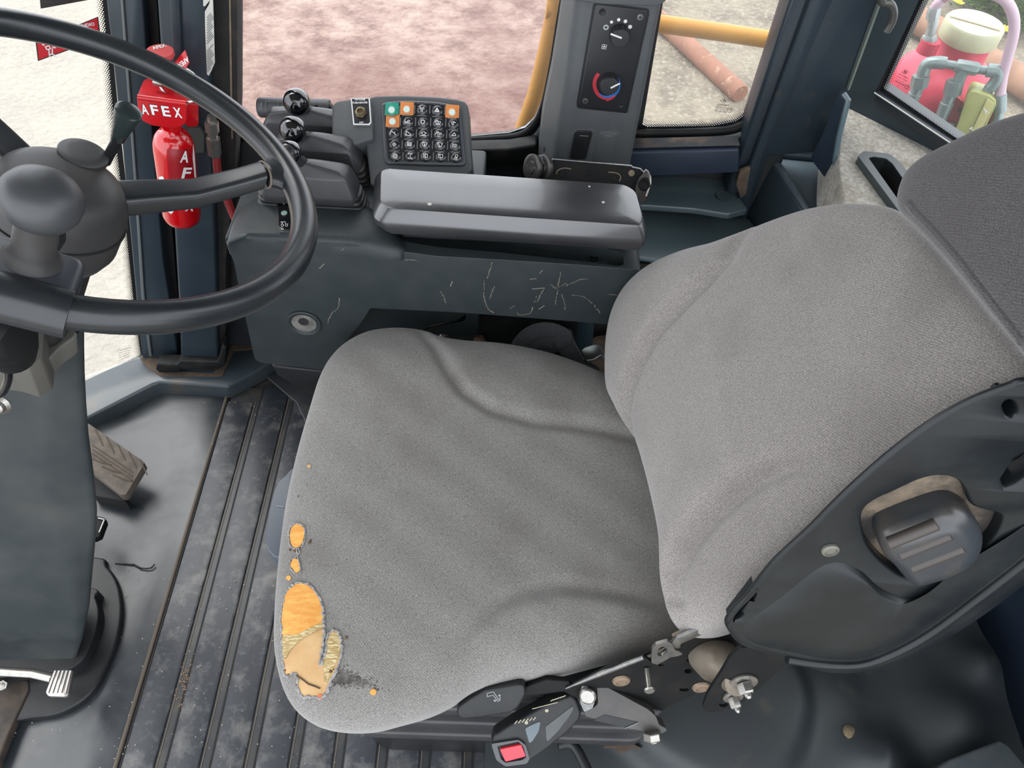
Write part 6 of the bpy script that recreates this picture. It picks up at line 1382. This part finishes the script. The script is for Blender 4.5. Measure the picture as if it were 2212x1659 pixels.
pB = plant(2090, -15, 300, leafg[1], 'blue-green leafy plant at the top edge behind the tank lid', 1.0)
pC = plant(2190, 60, 500, leafg[0], 'green plant with yellow blooms right of the pink hose', .8)
pD = plant(2212, 10, 420, leafg[1], 'broad blue-green plant in the top right corner', 1.3)
for px, py, par in [(2066, 4, pB), (2072, 8, pB), (2166, 66, pC), (2172, 62, pC), (2178, 68, pC), (2158, 58, pC)]:
    c = W(px, py, PZ(-1.20)); bm = bmesh.new()
    for k in range(8):
        a = k * .785; d = V((math.cos(a), math.sin(a), .35)).normalized(); s_ = V((-math.sin(a), math.cos(a), 0)) * .012
        v = [bm.verts.new(q) for q in (c, c + d * .022 + s_, c + d * .04, c + d * .022 - s_)]; bm.faces.new(v)
    obj('bloom', bm, mat('yellow_petal', (240, 214, 20), .6) if 'yellow_petal' not in bpy.data.materials else bpy.data.materials['yellow_petal'], par)
bk = obj('grey_crate', box3(bmesh.new(), W(2215, 0, PZ(-1.3)) + V((.85, 1.7, 0)), (.35, .1, 0), (-.1, .3, 0), (0, 0, .3), w=.02), mat('pale_grey_blue', (140, 160, 172), .6)); tag(bk, 'pale grey-blue block at the top right corner of the view', 'block')

# ================================================================ tank behind the corner window
tk = thing('red_tank', 'bright red plastic tank with a cream screw lid outside the corner window', 'tank', V((0, 0, 0)))
lc = W(2108, 48, PY(1.50)); R = rpx(lc, 62); tk.location = lc - V((0, 0, R * 6))
pink = mat('tank_red', (214, 36, 74), .45, (200, 30, 66), 8, (.4, .7)); cream = mat('lid_cream', (206, 206, 168), .5, (190, 192, 158), 12)
prof = [(0, -R * 6.4), (R * 1.75, -R * 6.4), (R * 1.85, -R * 6.2), (R * 1.88, -R * 2.6), (R * 1.85, -R * 2.2), (R * 1.7, -R * 1.85), (R * 1.35, -R * 1.6), (R * 1.02, -R * 1.45), (R * .90, -R * 1.25), (R * .88, -R * .5), (0, -R * .5)]
lm_ = V((.0, 0, 1))
bdy = obj('tank_body', lathe(prof, lc, lm_, 56), pink, tk, ang=50)
ld = obj('lid', lathe([(R * .98, -R * .62), (R, -R * .58), (R, -R * .08), (R * .95, 0), (R * .8, R * .02), (0, R * .04)], lc, lm_, 56), cream, tk)
PLid = PN(lc + V((0, 0, R * .05)), (0, 0, 1))
obj('lid_groove', ribbon(WL([(2052, 35), (2160, 66)], PLid), (0, 0, 1), R * .07, .0006), mat('groove_tan', (160, 142, 112), .8), ld)
Pm = PN(lc + V((-.35, -.75, 0)).normalized() * (R * 2.25), (-.42, -.9, .1)); nm_ = toward(Pm)
galv = mat('galvanised', (140, 158, 156), .35, (120, 136, 134), 30, (.4, .7), metal=.35, c3=(130, 84, 54), scale3=26, fac3=(.68, .74))
Q = lambda x, y, o=0: W(x, y, up(Pm, o))
mf = thing('pipe_manifold', 'galvanised pipe manifold of elbows and hex nuts in front of the red tank', 'pipe manifold', Q(2060, 250))
r_ = R * .17
def seg(name, pts, rr, n=16, m=None, par=None, ang=40): return obj(name, tube([Q(*p) for p in pts], [x * r_ for x in rr], n), m or galv, par or mf, ang)
seg('elbow', cpx([(1994, 160), (2000, 142), (2010, 136), (2030, 135), (2042, 137)], 4, False), [1.25] * 17, 10)
seg('nipple', [(2040, 138), (2068, 143)], [.85, .85])
seg('tee_run', [(2064, 141), (2068, 142), (2108, 149), (2114, 150)], [1.15, 1.35, 1.35, 1.1], 8)
seg('tee_branch', [(2084, 145), (2070, 175)], [1.25, 1.15], 8)
seg('nipple', [(2112, 150), (2136, 153)], [.85, .85])
seg('elbow', cpx([(2132, 152), (2152, 154), (2158, 160), (2152, 176), (2140, 190)], 4, False), [1.3] * 17, 10)
for a, b in [(((1990, 164), (1984, 188)), ((1984, 188), (1962, 232))), (((2064, 174), (2056, 204)), ((2054, 204), (2030, 262)))]:
    seg('hex_nut', [a[0], a[1]], [1.7, 1.7], 6, ang=20)
    seg('coupling', [b[0], (b[0][0] * .7 + b[1][0] * .3, b[0][1] * .7 + b[1][1] * .3), (b[0][0] * .68 + b[1][0] * .32, b[0][1] * .68 + b[1][1] * .32), b[1]], [1.2, 1.2, 1.35, 1.2], 12)
seg('coupling', [(2034, 252), (2022, 272)], [1.3, 1.25], 8, m=mat('dirty_brass', (150, 136, 104), .6))
seg('nipple', [(2138, 188), (2126, 210)], [1.0, 1.1], 8)
vb = obj('valve_block', slab3([Q(x, y, .02) for x, y in rpoly([(2090, 206), (2098, 197), (2106, 197), (2138, 207), (2151, 218), (2152, 228), (2108, 318), (2080, 345), (2040, 330), (2068, 276)], 3)], -nm_ * .05, w=.006), mat('valve_green', (150, 156, 84), .5, (164, 168, 100), 20)); tag(vb, 'olive green hexagonal valve block marked A outside the corner window', 'valve')
obj('block_facet', slab3([Q(x, y, .021) for x, y in [(2133, 212), (2148, 222), (2146, 232), (2090, 330), (2072, 340)]], nm_ * .002, w=.001), mat('valve_pale', (190, 186, 120), .5), vb)
for s, x, y in [('A', 2130, 247), ('T', 2102, 289)]: text('lettering', s, Q(x, y, .024), Q(x + 7, y - 4, .024), nm_, white, vb, lift=.0008, height=rpx(Q(x, y), 15))
bp_ = obj('red_mounting_plate', slab3([Q(x, y, -.012) for x, y in [(2064, 206), (2090, 230), (2100, 260), (2150, 200), (2160, 290), (2020, 340), (2020, 270), (2040, 250)]], -nm_ * .006), mat('plate_red', (206, 44, 56), .45)); tag(bp_, 'red steel mounting plate behind the olive valve block', 'plate')
obj('plate_bolt', hexnut(Q(2052, 272, -.010), nm_, .010, .010), galv, bp_, ang=25); obj('plate_hole', disc(bmesh.new(), Q(2074, 238, -.010), nm_, .0045), ink, bp_)
# left fitting and hose
fl_ = thing('hose_assembly', 'pale pink hose arching over the red tank from a white elbow fitting', 'hose', Q(2165, 290))
silver = mat('white_zinc', (186, 192, 188), .35, (160, 166, 164), 60, (.45, .7), metal=.3)
Pf = PN(lc + V((-.75, -.3, 0)).normalized() * R * 1.45, (-.42, -.9, .1)); Qf = lambda x, y: W(x, y, Pf)
for nme, pts, rr, n in [('hex_base', [(2006, 92), (2007, 84), (2008, 76)], [1.5, 1.6, 1.3], 6), ('fitting', [(2008, 78), (2013, 62), (2016, 48), (2014, 38)], [1.0, 1.0, 1.05, .9], 14), ('swivel_nut', [(2014, 42), (2016, 28), (2020, 16)], [1.25, 1.3, 1.15], 6)]:
    obj(nme, tube([Qf(*p) for p in pts], [x * R * .17 for x in rr], n), silver, fl_, ang=30)
hp_ = [Qf(2018, 20), Qf(2026, 8), Qf(2044, -6)] + [Q(2080, -22), Q(2130, -16), Q(2168, -2), Q(2188, 30), Q(2190, 70), Q(2178, 120), Q(2166, 165), Q(2160, 208)]
obj('hose', tube(cat(hp_, 5, False), R * .165, 16), mat('hose_pink', (206, 178, 192), .5), fl_)
obj('hose_coupling', tube([Q(2160, 204), Q(2160, 240), Q(2158, 242), Q(2157, 258), Q(2153, 262), Q(2148, 290)], [x * R * .17 for x in (1.2, 1.2, .9, .95, 1.1, 1.1)], 14), galv, fl_)
obj('boss', lathe([(R * .34, -.01), (R * .32, R * .25), (0, R * .25)], Qf(2005, 102), (0, 0, 1), 20), pink, bdy)
dk = obj('machine_deck', box3(bmesh.new(), (1.35, 1.9, lc.z - R * 6.4 - .03), (.45, 0, 0), (0, .45, 0), (0, 0, .025), w=.004), mat('deck_grey', (70, 70, 68), .7)) if False else None
